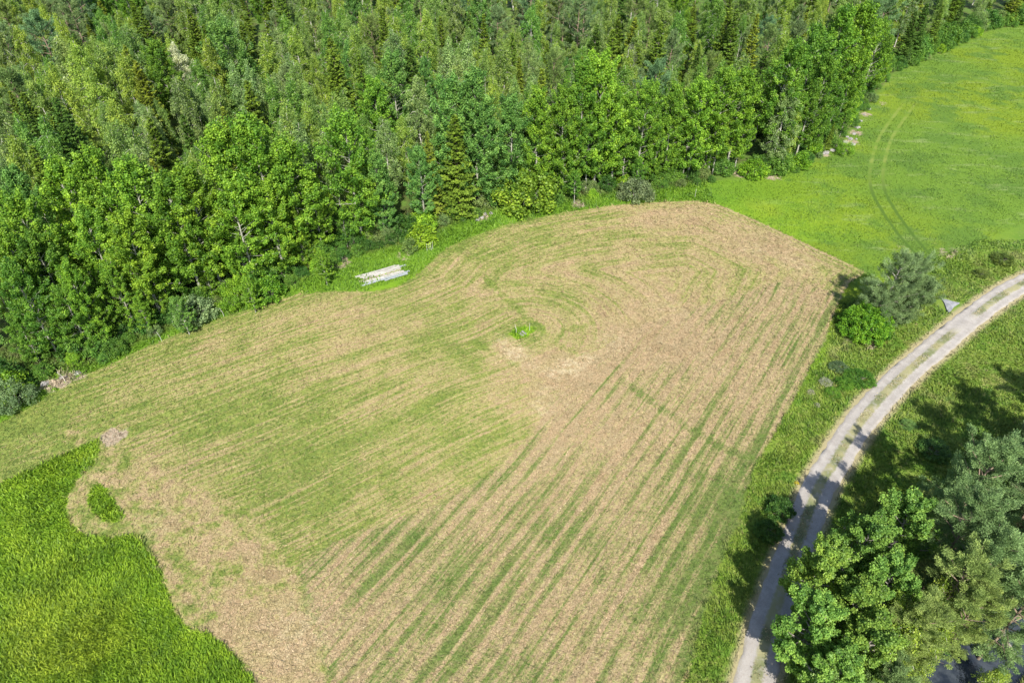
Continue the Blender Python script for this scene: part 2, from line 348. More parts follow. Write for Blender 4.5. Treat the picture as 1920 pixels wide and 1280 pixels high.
# ------------------------------------------------------------------ land, field, road, water
def grid_axis(lo, hi, step, far):
    core = np.arange(lo, hi+1e-6, step); g = step*np.cumsum(1.35**np.arange(1, 24)); g = g[g < far]
    return np.concatenate([lo-g[::-1], core, hi+g])
gx = grid_axis(-90, 110, .8, 1500); gy = grid_axis(8, 150, .8, 1500)
X, Y = np.meshgrid(gx, gy); X = X.ravel(); Y = Y.ravel(); nx, ny = len(gx), len(gy)
Zg = hgt(X, Y); ii = (np.arange(ny-1)[:, None]*nx+np.arange(nx-1)[None, :]).ravel()
F = np.stack([ii, ii+1, ii+nx+1, ii+nx], 1)
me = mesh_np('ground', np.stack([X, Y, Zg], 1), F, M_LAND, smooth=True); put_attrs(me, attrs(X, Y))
tag(obj('ground', me), kind='structure')

# the mown hay field: its own sheet, cut exactly along its outline
bnd = smooth_line(np.vstack([MOWN, MOWN[:1]]), .7)[:-1]
fx = np.arange(MOWN[:,0].min(), MOWN[:,0].max(), .7); fy = np.arange(MOWN[:,1].min(), MOWN[:,1].max(), .7)
FX, FY = np.meshgrid(fx, fy); FX = FX.ravel()+rng.uniform(-.1,.1,FX.size); FY = FY.ravel()+rng.uniform(-.1,.1,FY.size)
k = sdist(FX, FY, bnd[::2]) > .5; FX, FY = FX[k], FY[k]
pts = [Vector(p) for p in bnd]+[Vector((a, b)) for a, b in zip(FX, FY)]
nb = len(bnd)
res = delaunay_2d_cdt(pts, [(i, (i+1) % nb) for i in range(nb)], [list(range(nb))], 1, 1e-5)
VX = np.array([v[0] for v in res[0]]); VY = np.array([v[1] for v in res[0]])
tri = np.array([f for f in res[2] if len(f) == 3], np.int32)
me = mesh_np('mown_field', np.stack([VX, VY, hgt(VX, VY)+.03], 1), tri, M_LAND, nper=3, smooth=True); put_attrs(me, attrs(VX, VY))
tag(obj('mown_field', me), kind='structure')

# gravel road
m, t = new_mat('gravel'); out = t.n('OutputMaterial'); P = t.n('NewGeometry').outputs['Position']
ac = t.m('ABSOLUTE', t.attr('across')); al = t.attr('along')
n1 = t.noise(P, .9, 4, .65); n2 = t.noise(P, 7, 3, .7); n3 = t.noise(P, 22, 2, .7)
c = t.mix(t.ss(n1, .35, .65), (.285,.262,.24), (.355,.33,.305)); c = t.mix(t.ss(n2, .45, .75, 0, .4), c, (.25,.22,.19))
c = t.mix(t.ss(n3, .58, .72, 0, .7), c, (.48,.45,.42)); c = t.mix(t.ss(n3, .42, .30, 0, .5), c, (.20,.18,.16))
wj = t.m('MULTIPLY_ADD', t.noise(P, 2.5, 3, .7), .5, -.25)
strip = t.ss(t.m('ADD', ac, wj), .52, .26)
open_ = t.attr('bare'); strip = t.m('MULTIPLY', strip, t.m('SUBTRACT', 1.0, open_))
strip = t.m('MULTIPLY', strip, t.ss(t.noise(P, 1.6, 3, .6), .34, .52, .55, 1))
c = t.mix(t.m('MULTIPLY', strip, .85), c, t.mix(t.ss(t.noise(P, .35, 2), .4, .6), (.12,.145,.045), (.26,.245,.11)))
c = t.mix(t.ss(t.m('ADD', ac, wj), 1.15, 1.45, 0, .55), c, (.28,.24,.15))
b = t.n('BsdfPrincipled'); t.set(b.inputs['Base Color'], c); b.inputs['Roughness'].default_value = .95; b.inputs['Specular IOR Level'].default_value = .15
bp = t.n('Bump', i_Strength=.6); bp.inputs['Distance'].default_value = .08; t.set(bp.inputs['Height'], t.m('MULTIPLY_ADD', n2, .6, n3))
t.set(b.inputs['Normal'], bp.outputs[0]); t.set(out.inputs[0], b.outputs[0]); M_ROAD = m
T = np.gradient(ROADS, axis=0); T /= np.linalg.norm(T, axis=1)[:, None]; N = np.stack([T[:,1], -T[:,0]], 1)
offs = .9*np.array([-1.5,-1.36,-1.1,-.8,-.55,-.3,0,.3,.55,.8,1.1,1.36,1.5]); prof = np.array([-.05,.025,.03,.012,.03,.06,.07,.06,.03,.012,.03,.025,-.05])
al = np.cumsum(np.r_[0, np.linalg.norm(np.diff(ROADS, axis=0), axis=1)])
wid = 1+.05*(vnoise(al/3, al*0, 5)-.5); V = []; ac = []; aa = []; ba = []
xb = gp(1800, 602)
for j, o in enumerate(offs):
    oo = o*wid + (0 if abs(o) < 1 else (vnoise(al/.7, al*0+j, 6)-.5)*.22)
    p = ROADS+N*oo[:, None]; V.append(np.stack([p[:,0], p[:,1], hgt(p[:,0], p[:,1])+prof[j]+.035], 1))
    ac.append(np.full(len(al), o)); aa.append(al)
    ba.append(np.exp(-(((p[:,0]-xb[0])**2+(p[:,1]-xb[1])**2)/9.0)**2))
V = np.stack(V, 1); n, mcols = V.shape[:2]; ii = (np.arange(n-1)[:, None]*mcols+np.arange(mcols-1)[None, :]).ravel()
me = mesh_np('gravel_road', V.reshape(-1,3), np.stack([ii, ii+mcols, ii+mcols+1, ii+1], 1), M_ROAD, smooth=True)
put_attrs(me, dict(across=np.stack(ac,1).ravel(), along=np.stack(aa,1).ravel(), bare=np.stack(ba,1).ravel()))
tag(obj('gravel_road', me), kind='structure')

# stream
m, t = new_mat('stream_water'); out = t.n('OutputMaterial'); P = t.n('NewGeometry').outputs['Position']
b = t.n('BsdfPrincipled'); t.set(b.inputs['Base Color'], t.mix(t.ss(t.noise(P, .7, 4, .6), .4, .65), (.016,.022,.035), (.05,.06,.075)))
b.inputs['Roughness'].default_value = .16; b.inputs['IOR'].default_value = 1.33
bp = t.n('Bump', i_Strength=.35); bp.inputs['Distance'].default_value = .05; t.set(bp.inputs['Height'], t.noise(P, 5, 3, .6)); t.set(b.inputs['Normal'], bp.outputs[0])
t.set(out.inputs[0], b.outputs[0])
Ts = np.gradient(STREAM, axis=0); Ts /= np.linalg.norm(Ts, axis=1)[:, None]; Ns = np.stack([Ts[:,1], -Ts[:,0]], 1)
V = np.stack([np.c_[STREAM+Ns*o, np.full(len(STREAM), -.75)] for o in (-3.6,-1.8,0,1.8,3.6)], 1); n = len(STREAM)
ii = (np.arange(n-1)[:, None]*5+np.arange(4)[None, :]).ravel()
tag(obj('stream_water', mesh_np('stream_water', V.reshape(-1,3), np.stack([ii, ii+5, ii+6, ii+1], 1), m, smooth=True)), kind='structure')

# ------------------------------------------------------------------ hay, stubble and grass blades
def in_view(X, Y, margin=60):
    px, py = proj(X, Y, 0.0); d = Y*CT+H_CAM*ST
    return (px > -margin) & (px < 1920+margin) & (py > -margin) & (py < 1280+margin+40) & (d > 5)
def blades(name, X, Y, L, W, rise, lean, label, cat=None, curve=.35, clump_tone=.0, dirang=None, jit=0):
    n = len(X); z = hgt(X, Y)+.03
    a = rng.uniform(0, 2*np.pi, n) if dirang is None else dirang
    e = rise; d = np.stack([np.cos(a)*np.cos(e), np.sin(a)*np.cos(e), np.sin(e)], 1)
    s = np.stack([-np.sin(a), np.cos(a), np.zeros(n)], 1)
    tw = rng.normal(0, .6, n); s = s*np.cos(tw)[:,None]+np.cross(d, s)*np.sin(tw)[:,None]
    B = np.stack([X, Y, z], 1); mid = B+d*(L*.55)[:,None]; tip = B+d*L[:,None]; tip[:,2] -= L*curve*np.sin(e)*.5
    V = np.stack([B-s*W[:,None]*.5, mid-s*W[:,None]*.5, tip, mid+s*W[:,None]*.5, B+s*W[:,None]*.5], 1)
    F = np.arange(n*5).reshape(-1, 5)
    tone = np.clip(.5+rng.normal(0, .28 if jit else .2, n)+clump_tone, 0, 1)
    me = mesh_np(name, V.reshape(-1,3), F, M_BLADE, tone, nper=5)
    A = attrs(X, Y)
    if jit: A['jit'] = rng.normal(0, jit, n)
    put_attrs(me, A, np.repeat(np.arange(n), 5))
    return tag(obj(name, me), label, cat, kind='stuff')
def scatter(x0, x1, y0, y1, dens_fn, dmax):
    n = int((x1-x0)*(y1-y0)*dmax); X = rng.uniform(x0, x1, n); Y = rng.uniform(y0, y1, n)
    sl = gp(1780,573); k = in_view(X, Y) & (np.hypot(X-sl[0], Y-sl[1]) > 1.5); X, Y = X[k], Y[k]; k = rng.random(len(X))*dmax < dens_fn(X, Y); return X[k], Y[k]
def lod(X, Y): return np.clip((45/np.hypot(np.hypot(X, Y), H_CAM*.6))**1.6, .16, 1)
# hay litter lying on the mown field
def rag(X, Y): return (vnoise(X*1.4, Y*1.4, 31)-.5)*.9+(vnoise(X*4, Y*4, 32)-.5)*.4
def dm(X, Y):
    m = sdist(X, Y, MOWN)-rag(X, Y); ok = (m > 0) & (sdist(X, Y, ISLE) < 0) & (sdist(X, Y, ISLE2) < 0); return np.where(ok, 125*lod(X, Y), 0)
X, Y = scatter(-70, 50, 14, 95, dm, 125); sc_ = 1/np.sqrt(lod(X, Y))
n = len(X)
blades('mown_hay', X, Y, rng.uniform(.14,.40,n)*np.where(rng.random(n) < .15, 1.6, 1)*sc_**.6, rng.uniform(.014,.036,n)*sc_, rng.uniform(.02,.45,n), 0, 'short cut hay and stubble strewn over the mown field', 'hay', jit=.07)
def standing(name, region, dens, hgt_m, label, dmax=None, rise=(.65,1.35), wd=(.028,.065)):
    X, Y = region
    n = len(X); sc_ = 1/np.sqrt(lod(X, Y)); lum = (vnoise(X/1.3, Y/1.3, 9)-.5)*.5
    hh = hgt_m*rng.uniform(.5, 1.15, n)*(.6+.8*vnoise(X/2.2, Y/2.2, 3))
    aw = vnoise(X/6, Y/6, 12)*6+rng.normal(0, 1.4, n)
    blades(name, X, Y, hh, rng.uniform(*wd, n)*sc_, rng.uniform(*rise, n), 0, label, 'grass', curve=.5, clump_tone=lum, dirang=aw)
def d_meadow_left(X, Y):
    m = sdist(X, Y, MOWN)-rag(X, Y)*.6; i = (sdist(X, Y, ISLE) > 0)
    return np.where(((m < 0) & (X < -8) & (Y < 44) & (sdist(X, Y, WOOD) < 0)) | i, 190*lod(X, Y), 0)
standing('tall_grass', scatter(-66, -8, 14, 46, d_meadow_left, 190), 0, .46, 'tall lush green grass left uncut in the lower left corner')
def d_strip(X, Y):
    m = sdist(X, Y, MOWN)-rag(X, Y); w_ = sdist(X, Y, WOOD); i2 = sdist(X, Y, ISLE2) > 0
    return np.where(((m < 0) & (w_ < 9) & (w_ > -7) & (X < 30) & (Y > 44)) | i2, 80*np.maximum(lod(X, Y), .35), 0)
standing('strip_grass', scatter(-66, 30, 40, 100, d_strip, 80), 0, .6, 'rank green grass strip between the wood and the mown field')
def d_verge(X, Y):
    m = sdist(X, Y, MOWN)-rag(X, Y)*1.6; r = seg_dist(X, Y, ROADC)
    ok = (m < 0) & (r > 1.45) & (X > 5) & ((Y < 66) | (r < 9)) & (seg_dist(X, Y, STREAMC) > 3.2) & (r < 45)
    return np.where(ok, 110*lod(X, Y)*np.clip((r-1.1)/1.2, .3, 1), 0)
standing('verge_grass', scatter(5, 80, 14, 80, d_verge, 110), 0, .40, 'olive green verge grass growing along the gravel road')
def d_mead(X, Y):
    m = sdist(X, Y, MOWN); r = seg_dist(X, Y, ROADC); w_ = sdist(X, Y, WOOD)
    t_ = np.abs(seg_dist(X, Y, TRACK[0])-.95)
    return np.where((m < 0) & (w_ < .5) & (X > 20) & (Y >= 60) & (r > 8.5) & ((t_ > .3) | (Y > 128)), 75*lod(X, Y), 0)
standing('meadow_grass', scatter(20, 150, 58, 200, d_mead, 30), 0, .24, 'lime green grass of the open meadow beside the wood', wd=(.02,.045))
# weeds on the crown of the road
idx = rng.integers(0, len(ROADS), 7000); oo = rng.normal(0, .18, 7000); p = ROADS[idx]+N[idx]*oo[:,None]+rng.uniform(-.15,.15,(7000,2))
dd = np.hypot(p[:,0]-xb[0], p[:,1]-xb[1]); kk = (vnoise(al[idx]/1.1, al[idx]*0, 8) > .42) & (dd > 2.6) & in_view(p[:,0], p[:,1]); p = p[kk]; n = len(p)
blades('road_weeds', p[:,0], p[:,1], rng.uniform(.08,.26,n), rng.uniform(.05,.12,n), rng.uniform(.4,1.2,n), 0, 'low green weeds on the crown between the two wheel tracks', 'weeds')

# ------------------------------------------------------------------ foliage builders
def unit(v): return v/np.maximum(np.linalg.norm(v, axis=-1, keepdims=True), 1e-9)
class Tubes:
    def __init__(s): s.V = []; s.F = []; s.n = 0
    def add(s, P, r, k=5):
        P = np.asarray(P, float); n = len(P); T = unit(np.gradient(P, axis=0)); up = np.array([.3,.9,.1])
        A = unit(np.cross(T, up)); B = np.cross(T, A); an = np.arange(k)*2*np.pi/k
        ring = P[:,None,:]+(A[:,None,:]*np.cos(an)[None,:,None]+B[:,None,:]*np.sin(an)[None,:,None])*np.asarray(r)[:,None,None]
        s.V.append(ring.reshape(-1,3))
        for i in range(n-1):
            for j in range(k):
                s.F.append((s.n+i*k+j, s.n+i*k+(j+1) % k, s.n+(i+1)*k+(j+1) % k, s.n+(i+1)*k+j))
        s.n += n*k
    def mesh(s, name, mat): return mesh_np(name, np.concatenate(s.V), np.array(s.F), mat, smooth=True)
def leaves(C, AX, ra, rb, n, ls, lw, bias=.5, upb=.45, rnd=.8, along=0.0, ctone=.16):
    """n leaves in each clump: centre C, main axis AX, half lengths ra (along) and rb (across)"""
    m = len(C); C = np.repeat(C, n, 0); AXr = np.repeat(AX, n, 0)
    d = unit(rng.normal(size=(m*n, 3))); rad = rng.random(m*n)**(1/2.0)
    sc = np.repeat(rng.uniform(.75, 1.25, m), n); dl = (d*AXr).sum(1, keepdims=True)
    off = (d-AXr*dl)*rb+AXr*dl*ra; pos = C+off*(rad*sc)[:,None]
    nr = unit(unit(off)*bias+np.array([0,0,upb])+unit(rng.normal(size=(m*n,3)))*rnd)
    ta = unit(np.cross(nr, unit(rng.normal(size=(m*n,3))+AXr*along))); 
    if along > 0: ta = unit(AXr*along+unit(off)*.7+rng.normal(size=(m*n,3))*.5); nr = unit(nr-ta*(nr*ta).sum(1,keepdims=True))
    tb = np.cross(nr, ta); s = rng.uniform(.7, 1.3, m*n)[:,None]
    V = np.stack([pos-ta*ls*s*.5, pos+tb*lw*s*.5+ta*ls*s*.05, pos+ta*ls*s*.5, pos-tb*lw*s*.5+ta*ls*s*.05], 1)
    tone = np.clip(.5+np.repeat(rng.normal(0, ctone, m), n)+rng.normal(0, .13, m*n), 0, 1)
    return V.reshape(-1,3), tone
def crown_mesh(name, parts, mat):
    V = np.concatenate([p[0] for p in parts]); t = np.concatenate([p[1] for p in parts])
    return mesh_np(name, V, np.arange(len(V)).reshape(-1,4), mat, t)
def trunk_line(h, lean=.03, n=7):
    z = np.linspace(-.25, h, n); w = np.cumsum(rng.normal(0, lean*h/n, (n,2)), 0); w -= w[0]; return np.c_[w, z]
def at(P, z): return np.array([np.interp(z, P[:,2], P[:,0]), np.interp(z, P[:,2], P[:,1]), z])

def aspen(h=17, Rr=2.9, t0=.22, nl=44, ncl=7, n=58, ls=.20, cr=.5, detail=False, bark=M_ASPEN, round_=.55, el=(12,60)):
    tb = Tubes(); P = trunk_line(h*.97, .025); r0 = .012*h; tb.add(P, np.linspace(r0, .02, len(P)), 7)
    C = []; A = []
    for i in range(nl):
        q = (i+rng.random())/nl; t = t0+(1-t0)*q; az = i*2.4+rng.normal(0,.35)
        L = Rr*max(.22, math.sin(math.pi*min(1, (q*.80+.14)))**round_)*rng.uniform(.72,1.18)
        e = R(el[0]+(el[1]-el[0])*q**1.2+rng.normal(0,7)); d = np.array([math.cos(az)*math.cos(e), math.sin(az)*math.cos(e), math.sin(e)])
        b0 = at(P, h*t*.93); s = np.linspace(0,1,4)[:,None]; line = b0+d*L*s+np.array([0,0,.12*L])*s*s
        tb.add(line, np.linspace(.05 if not detail else .065, .012, 4)*(1-.4*q), 4)
        for j in range(ncl):
            f = rng.uniform(.38, 1.06); lat = unit(rng.normal(size=3))*L*.26*rng.random()
            c = b0+d*L*f+np.array([0,0,.12*L*f*f])+lat; C.append(c); A.append(unit(d+np.array([0,0,.9])+rng.normal(0,.3,3)))
            if detail: tb.add(np.stack([b0+d*L*f*.6, c]), [.022,.008], 3)
    for j in range(8): C.append(at(P, h*rng.uniform(.9,.985))+rng.normal(0,.25,3)); A.append(np.array([0,0,1.]))
    V = leaves(np.array(C), np.array(A), cr*1.25, cr*.75, n, ls, ls*.85)
    return tb.mesh('trunk', bark), crown_mesh('crown', [V], M_LEAF)
def birch(h=14, Rr=1.9, n=58, ls=.17, t0=.24, nl=44, bark=M_BIRCH, stems=1):
    tb = Tubes(); C = []; A = []
    for s_ in range(stems):
        P = trunk_line(h, .035); 
        if stems > 1: az = s_*2.6+.4; P = P+np.c_[np.cos(az)*(P[:,2]/h)*1.1, np.sin(az)*(P[:,2]/h)*1.1, np.zeros(len(P))]
        tb.add(P, np.linspace(.12, .02, len(P)), 6)
        for i in range(nl):
            q = (i+rng.random())/nl; z = h*(t0+(1-t0)*q); az = i*2.4+rng.normal(0,.4)
            L = Rr*(.30+.70*math.sin(math.pi*min(1, q*.62+.24)))*rng.uniform(.7,1.15)*(1 if q < .9 else .7)
            e = R(38+22*q+rng.normal(0,9)); d = np.array([math.cos(az)*math.cos(e), math.sin(az)*math.cos(e), math.sin(e)])
            b0 = at(P, z*.95); sg = np.linspace(0,1,4)[:,None]; line = b0+d*L*sg-np.array([0,0,.75*L])*sg**2
            tb.add(line, np.linspace(.03,.008,4), 3)
            for j in range(6):
                f = rng.uniform(.3,1.05); c = b0+d*L*f-np.array([0,0,.75*L])*f*f+rng.normal(0,.16,3); c[2] -= rng.uniform(.1,.7); C.append(c)
                A.append(unit(np.array([0,0,-1.])+rng.normal(0,.22,3)))
        for j in range(6): C.append(at(P, h*rng.uniform(.9,1))+rng.normal(0,.2,3)); A.append(np.array([0,0,1.]))
    V = leaves(np.array(C), np.array(A), .60, .36, n, ls, ls*.55, along=.7, bias=.35, upb=.6)
    return tb.mesh('trunk', bark), crown_mesh('crown', [V], M_LEAF)
def spruce(h=15, Rr=2.3, step=.40, nb=10, dens=1.0, ls=.32, bare=.06, gap=0.10):
    tb = Tubes(); P = trunk_line(h, .012); tb.add(P, np.linspace(.16, .015, len(P)), 6); C = []; D = []; tn = []
    z = h*bare
    while z < h*.985:
        q = z/h; Lr = Rr*(1-q)**.82*(.85+.3*rng.random()); k = max(5, int(nb*(1-q*.45)))
        a0 = rng.random()*7
        for j in range(k):
            if rng.random() < gap: continue
            L = Lr*rng.uniform(.55,1.22)+.12; az = a0+j*2*math.pi/k+rng.normal(0,.15); e = R(-26+52*q+rng.normal(0,9))
            d = np.array([math.cos(az), math.sin(az), 0.]); side = np.array([-d[1], d[0], 0]); b0 = at(P, z)
            m = max(4, int(15*dens*L)); f = rng.uniform(.18,1,m)**.75; w = (1-f*.75)*.42*L*rng.uniform(-1,1,m)
            c = b0+d*(L*f)[:,None]+side*w[:,None]; c[:,2] += L*f*math.tan(e)+.16*L*f**3-np.abs(w)*.25+rng.normal(0,.05,m)
            C.append(c); D.append(unit(d+side*np.sign(w)[:,None]*.75+rng.normal(0,.18,(m,3))+np.array([0,0,math.tan(e)*.5]))); tn.append(np.full(m, rng.normal(0,.12)))
            if rng.random() < .35: tb.add(np.stack([b0, b0+d*L*.8+np.array([0,0,L*.8*math.tan(e)])]), [.025,.008], 3)
        z += step*rng.uniform(.8,1.2)*(1.05-.4*q)
    for j in range(3): C.append(at(P, h*(.965+.01*j))[None,:]+rng.normal(0,.03,(5,3))); D.append(unit(rng.normal(0,.4,(5,3))+np.array([0,0,1]))); tn.append(np.zeros(5))
    C = np.concatenate(C); D = np.concatenate(D); tn = np.concatenate(tn); m = len(C)
    nr = unit(np.array([0,0,1.])+rng.normal(0,.45,(m,3))); nr = unit(nr-D*(nr*D).sum(1,keepdims=True)); tbv = np.cross(nr, D); s = rng.uniform(.7,1.3,m)[:,None]*ls
    w = .33; V = np.stack([C-D*s*.5, C+tbv*s*w, C+D*s*.6-np.array([0,0,.06]), C-tbv*s*w], 1).reshape(-1,3)
    # a second, steeper face under every spray so the tiers read as thick
    nr2 = unit(nr*.5+np.cross(D, nr)*rng.choice([-1,1],(m,1))); tb2 = np.cross(nr2, D); C2 = C-np.array([0,0,.07])
    V2 = np.stack([C2-D*s*.45, C2+tb2*s*w*.8, C2+D*s*.45, C2-tb2*s*w*.8], 1).reshape(-1,3)
    tone = np.clip(.5+tn+rng.normal(0,.14,m), 0, 1)
    return tb.mesh('trunk', M_SPRUCE), crown_mesh('crown', [(V, tone), (V2, np.clip(tone-.1,0,1))], M_NEEDLE)
def pine(h=15, Rr=2.2, t0=.45, nl=26, ncl=6, n=85, ls=.22, cr=.52, leaders=((0,0,1),), lw=.32, bark=M_PINE, el=(5,45), wispy=1.0):
    tb = Tubes(); C = []; A = []
    for lx, ly, ls_ in leaders:
        hh = h*ls_; P = trunk_line(hh, .02); P[:,0] += lx*np.clip(P[:,2]/hh*2.0,0,1); P[:,1] += ly*np.clip(P[:,2]/hh*2.0,0,1)
        tb.add(P, np.linspace(.012*h, .025, len(P)), 6)
        for i in range(nl):
            q = (i+rng.random())/nl; z = hh*(t0+(1-t0)*q*.96); az = i*2.4+rng.normal(0,.4)
            L = Rr*(.35+.65*math.sin(math.pi*min(1,q*.72+.22)))*rng.uniform(.65,1.2)*(1 if q < .9 else .55)
            e = R(el[0]+(el[1]-el[0])*q+rng.normal(0,8)); d = np.array([math.cos(az)*math.cos(e), math.sin(az)*math.cos(e), math.sin(e)])
            b0 = at(P, z); sg = np.linspace(0,1,4)[:,None]; tb.add(b0+d*L*sg+np.array([0,0,.15*L])*sg**2, np.linspace(.05,.012,4), 4)
            for j in range(ncl):
                f = rng.uniform(.35,1.08); C.append(b0+d*L*f+np.array([0,0,.15*L*f*f])+rng.normal(0,.2*wispy,3)*np.array([1,1,.6])); A.append(unit(d+np.array([0,0,.5])+rng.normal(0,.3,3)))
        for j in range(5): C.append(at(P, hh*rng.uniform(.92,1))+rng.normal(0,.14,3)); A.append(np.array([0,0,1.]))
    V = leaves(np.array(C), np.array(A), cr, cr*.62, n, ls, ls*lw, along=.9, bias=.3, upb=.6, rnd=.7)
    return tb.mesh('trunk', bark), crown_mesh('crown', [V], M_NEEDLE)
def bush(h=2.4, Rr=1.6, nc=60, n=46, ls=.15, cr=.42, narrow=.75):
    tb = Tubes(); C = []; A = []
    for i in range(nc):
        az = rng.random()*2*math.pi; e = math.asin(rng.uniform(.02,1)); rr = rng.uniform(.5,1)**.5
        d = np.array([math.cos(az)*math.cos(e)*Rr, math.sin(az)*math.cos(e)*Rr, math.sin(e)*h*.85])*rr*(.8+.3*vnoise(np.array([az*1.4]),np.array([e*2]),7)[0])
        d[2] += .12*h; C.append(d); A.append(unit(d+np.array([0,0,.6])))
        if i % 7 == 0: tb.add(np.stack([np.array([d[0]*.06,d[1]*.06,-.12]), d*.55+np.array([0,0,.05*h]), d]), [.028,.014,.006], 4)
    V = leaves(np.array(C), np.array(A), cr, cr*.75, n, ls, ls*narrow)
    return tb.mesh('stems', M_GREY), crown_mesh('foliage', [V], M_LEAF)

class Proto:
    """shapes of one kind, built once; place() makes a thing with its own copies of the parts"""
    def __init__(s, name, makes, hs, partn=('trunk','crown')): s.name = name; s.m = makes; s.h = hs; s.p = partn; s.root = [None]*len(makes)
    def place(s, x, y, h, color, label, cat, group=None, v=None, wide=1.0, rz=None, name=None):
        v = random.randrange(len(s.m)) if v is None else v % len(s.m); k = h/s.h[v]
        rz = random.uniform(0, 6.28) if rz is None else rz; loc = (x, y, h1(x, y)); sc = (k*wide, k*wide, k); c = tuple(color)+(1,)
        if s.root[v] is None:
            r = empty(name or s.name, loc, rz, sc); a, b = s.m[v]
            for nm, me in zip(s.p, (a, b)): o = obj(nm, me, r); o.color = c
            s.root[v] = r
        else: r = dup(s.root[v], name or s.name, loc, rz, sc, c)
        for k_ in ('group',):
            if k_ in r: del r[k_]
        tag(r, label, cat, group); return r

ASPEN = Proto('aspen_tree', [aspen(17, 3.7, .18, nl=54, ncl=8), aspen(17, 3.4, .24, nl=52, ncl=8), aspen(17, 4.0, .14, nl=60, ncl=8), aspen(17, 3.3, .27, nl=52, ncl=8), aspen(17, 3.8, .05, nl=64, ncl=8)], [17]*5)
BIRCH = Proto('birch_tree', [birch(14,2.7), birch(14,2.3), birch(14,3.0,nl=50), birch(14,2.4,t0=.38), birch(14,2.0,stems=2,nl=34), birch(14,2.8,t0=.2,nl=52)], [14]*6)
SPRUCE = Proto('spruce_tree', [spruce(15,2.7,nb=12), spruce(15,2.2,nb=11), spruce(15,3.1,step=.46,nb=13), spruce(15,2.5,gap=.15)], [15]*4)
PINE = Proto('pine_tree', [pine(15,2.9,nl=34), pine(15,3.2,t0=.36,nl=38), pine(15,2.6,t0=.42,nl=32), pine(15,3.0,t0=.3,nl=42)], [15]*4)
BUSH = Proto('bush', [bush(nc=110), bush(2.4,1.3,85), bush(2.4,1.9,150), bush(2.4,1.5,110,48,.15,.42,.35)], [2.7]*4, ('stems','foliage'))
NASPEN = Proto('aspen_tree', [aspen(9, 2.3, .2, nl=40, ncl=9, n=110, ls=.125, cr=.36, detail=True, bark=M_GREY, el=(10,58)) for _ in range(3)], [9]*3)
NPINE = Proto('pine_tree', [pine(11, 2.7, .2, nl=40, ncl=10, n=140, ls=.15, cr=.40, lw=.22), pine(11, 2.4, .3, nl=36, ncl=10, n=140, ls=.15, cr=.40, lw=.22)], [11]*2)
NBIRCH = Proto('birch_tree', [birch(8, 1.9, n=40, ls=.14, t0=.12, nl=46), birch(8, 1.6, n=40, ls=.14, t0=.1, nl=44)], [8]*2)
LONE = Proto('pine_tree', [pine(9.8, 2.9, .06, nl=34, ncl=10, n=140, ls=.16, lw=.22, cr=.46, leaders=((-.6,0,1.0),(2.2,.9,.86),(3.3,-.3,.62),(-1.8,-.6,.52)), wispy=1.6, bark=M_GREY)], [9.8])
NBUSH = Proto('bush', [bush(3.4,2.5,330,80,.14,.42,.7), bush(2.4,1.6,170,70,.12,.36,.6)], [3.8,2.7], ('stems','foliage'))

PAL = dict(
 aspen=[('bright green',(.150,.285,.025)),('fresh green',(.128,.255,.024)),('blue green',(.110,.235,.048)),('deep green',(.100,.215,.024))],
 birch=[('olive green',(0.171,0.275,0.061)),('yellow green',(0.213,0.317,0.049)),('grey green',(0.183,0.275,0.085)),('mid green',(0.128,0.256,0.043))],
 spruce=[('dark green',(0.075,0.150,0.022)),('olive green',(0.119,0.194,0.020)),('golden green',(0.163,0.219,0.022))],
 pine=[('grey green',(0.150,0.227,0.085)),('blue green',(0.117,0.221,0.091)),('dull green',(0.143,0.221,0.058))],
 bush=[('lime green',(0.188,0.338,0.025)),('mid green',(0.100,0.213,0.031)),('dark green',(0.062,0.150,0.025)),('grey green',(.150,.225,.070))])
PLACED = []; REC = []
def vary(c, a=.12):
    k = 1+random.uniform(-a, a); h_ = random.uniform(-a, a)*.6
    return (c[0]*k*(1+h_), c[1]*k, c[2]*k*(1-h_))
def put(P, pal, ti, x, y, h, adj='', label=None, group=None, v=None, wide=1.0, cat=None, name=None, color=None, amt=.12):
    kind = {'aspen':'aspen','birch':'birch','spruce':'spruce','pine':'pine','bush':'bush'}[pal]
    tn, c = PAL[pal][ti % len(PAL[pal])]
    lab = label
    if wide == 1.0: wide = random.uniform(.88, 1.15)
    PLACED.append((x, y, h)); o_ = P.place(x, y, h, color or vary(c, amt), lab, cat or (kind if pal == 'bush' else kind+' tree'), group, v, wide, name=name)
    a_, b_ = proj(x, y, h*.85); REC.append(dict(o=o_, kind=kind, tone=tn, h=h, w=wide, px=a_, py=b_, auto=label is None)); return o_
def put_top(P, pal, ti, px, py, h, **k):
    x, y = gp(px, py, h)
    if py < 600 and pal != 'bush' and px < 1900:
        while h > 5 and float(sdist(np.array([x]), np.array([y]), WOOD)[0]) < 3.2: h -= .25; x, y = gp(px, py, h)
    return put(P, pal, ti, x, y, h, **k)

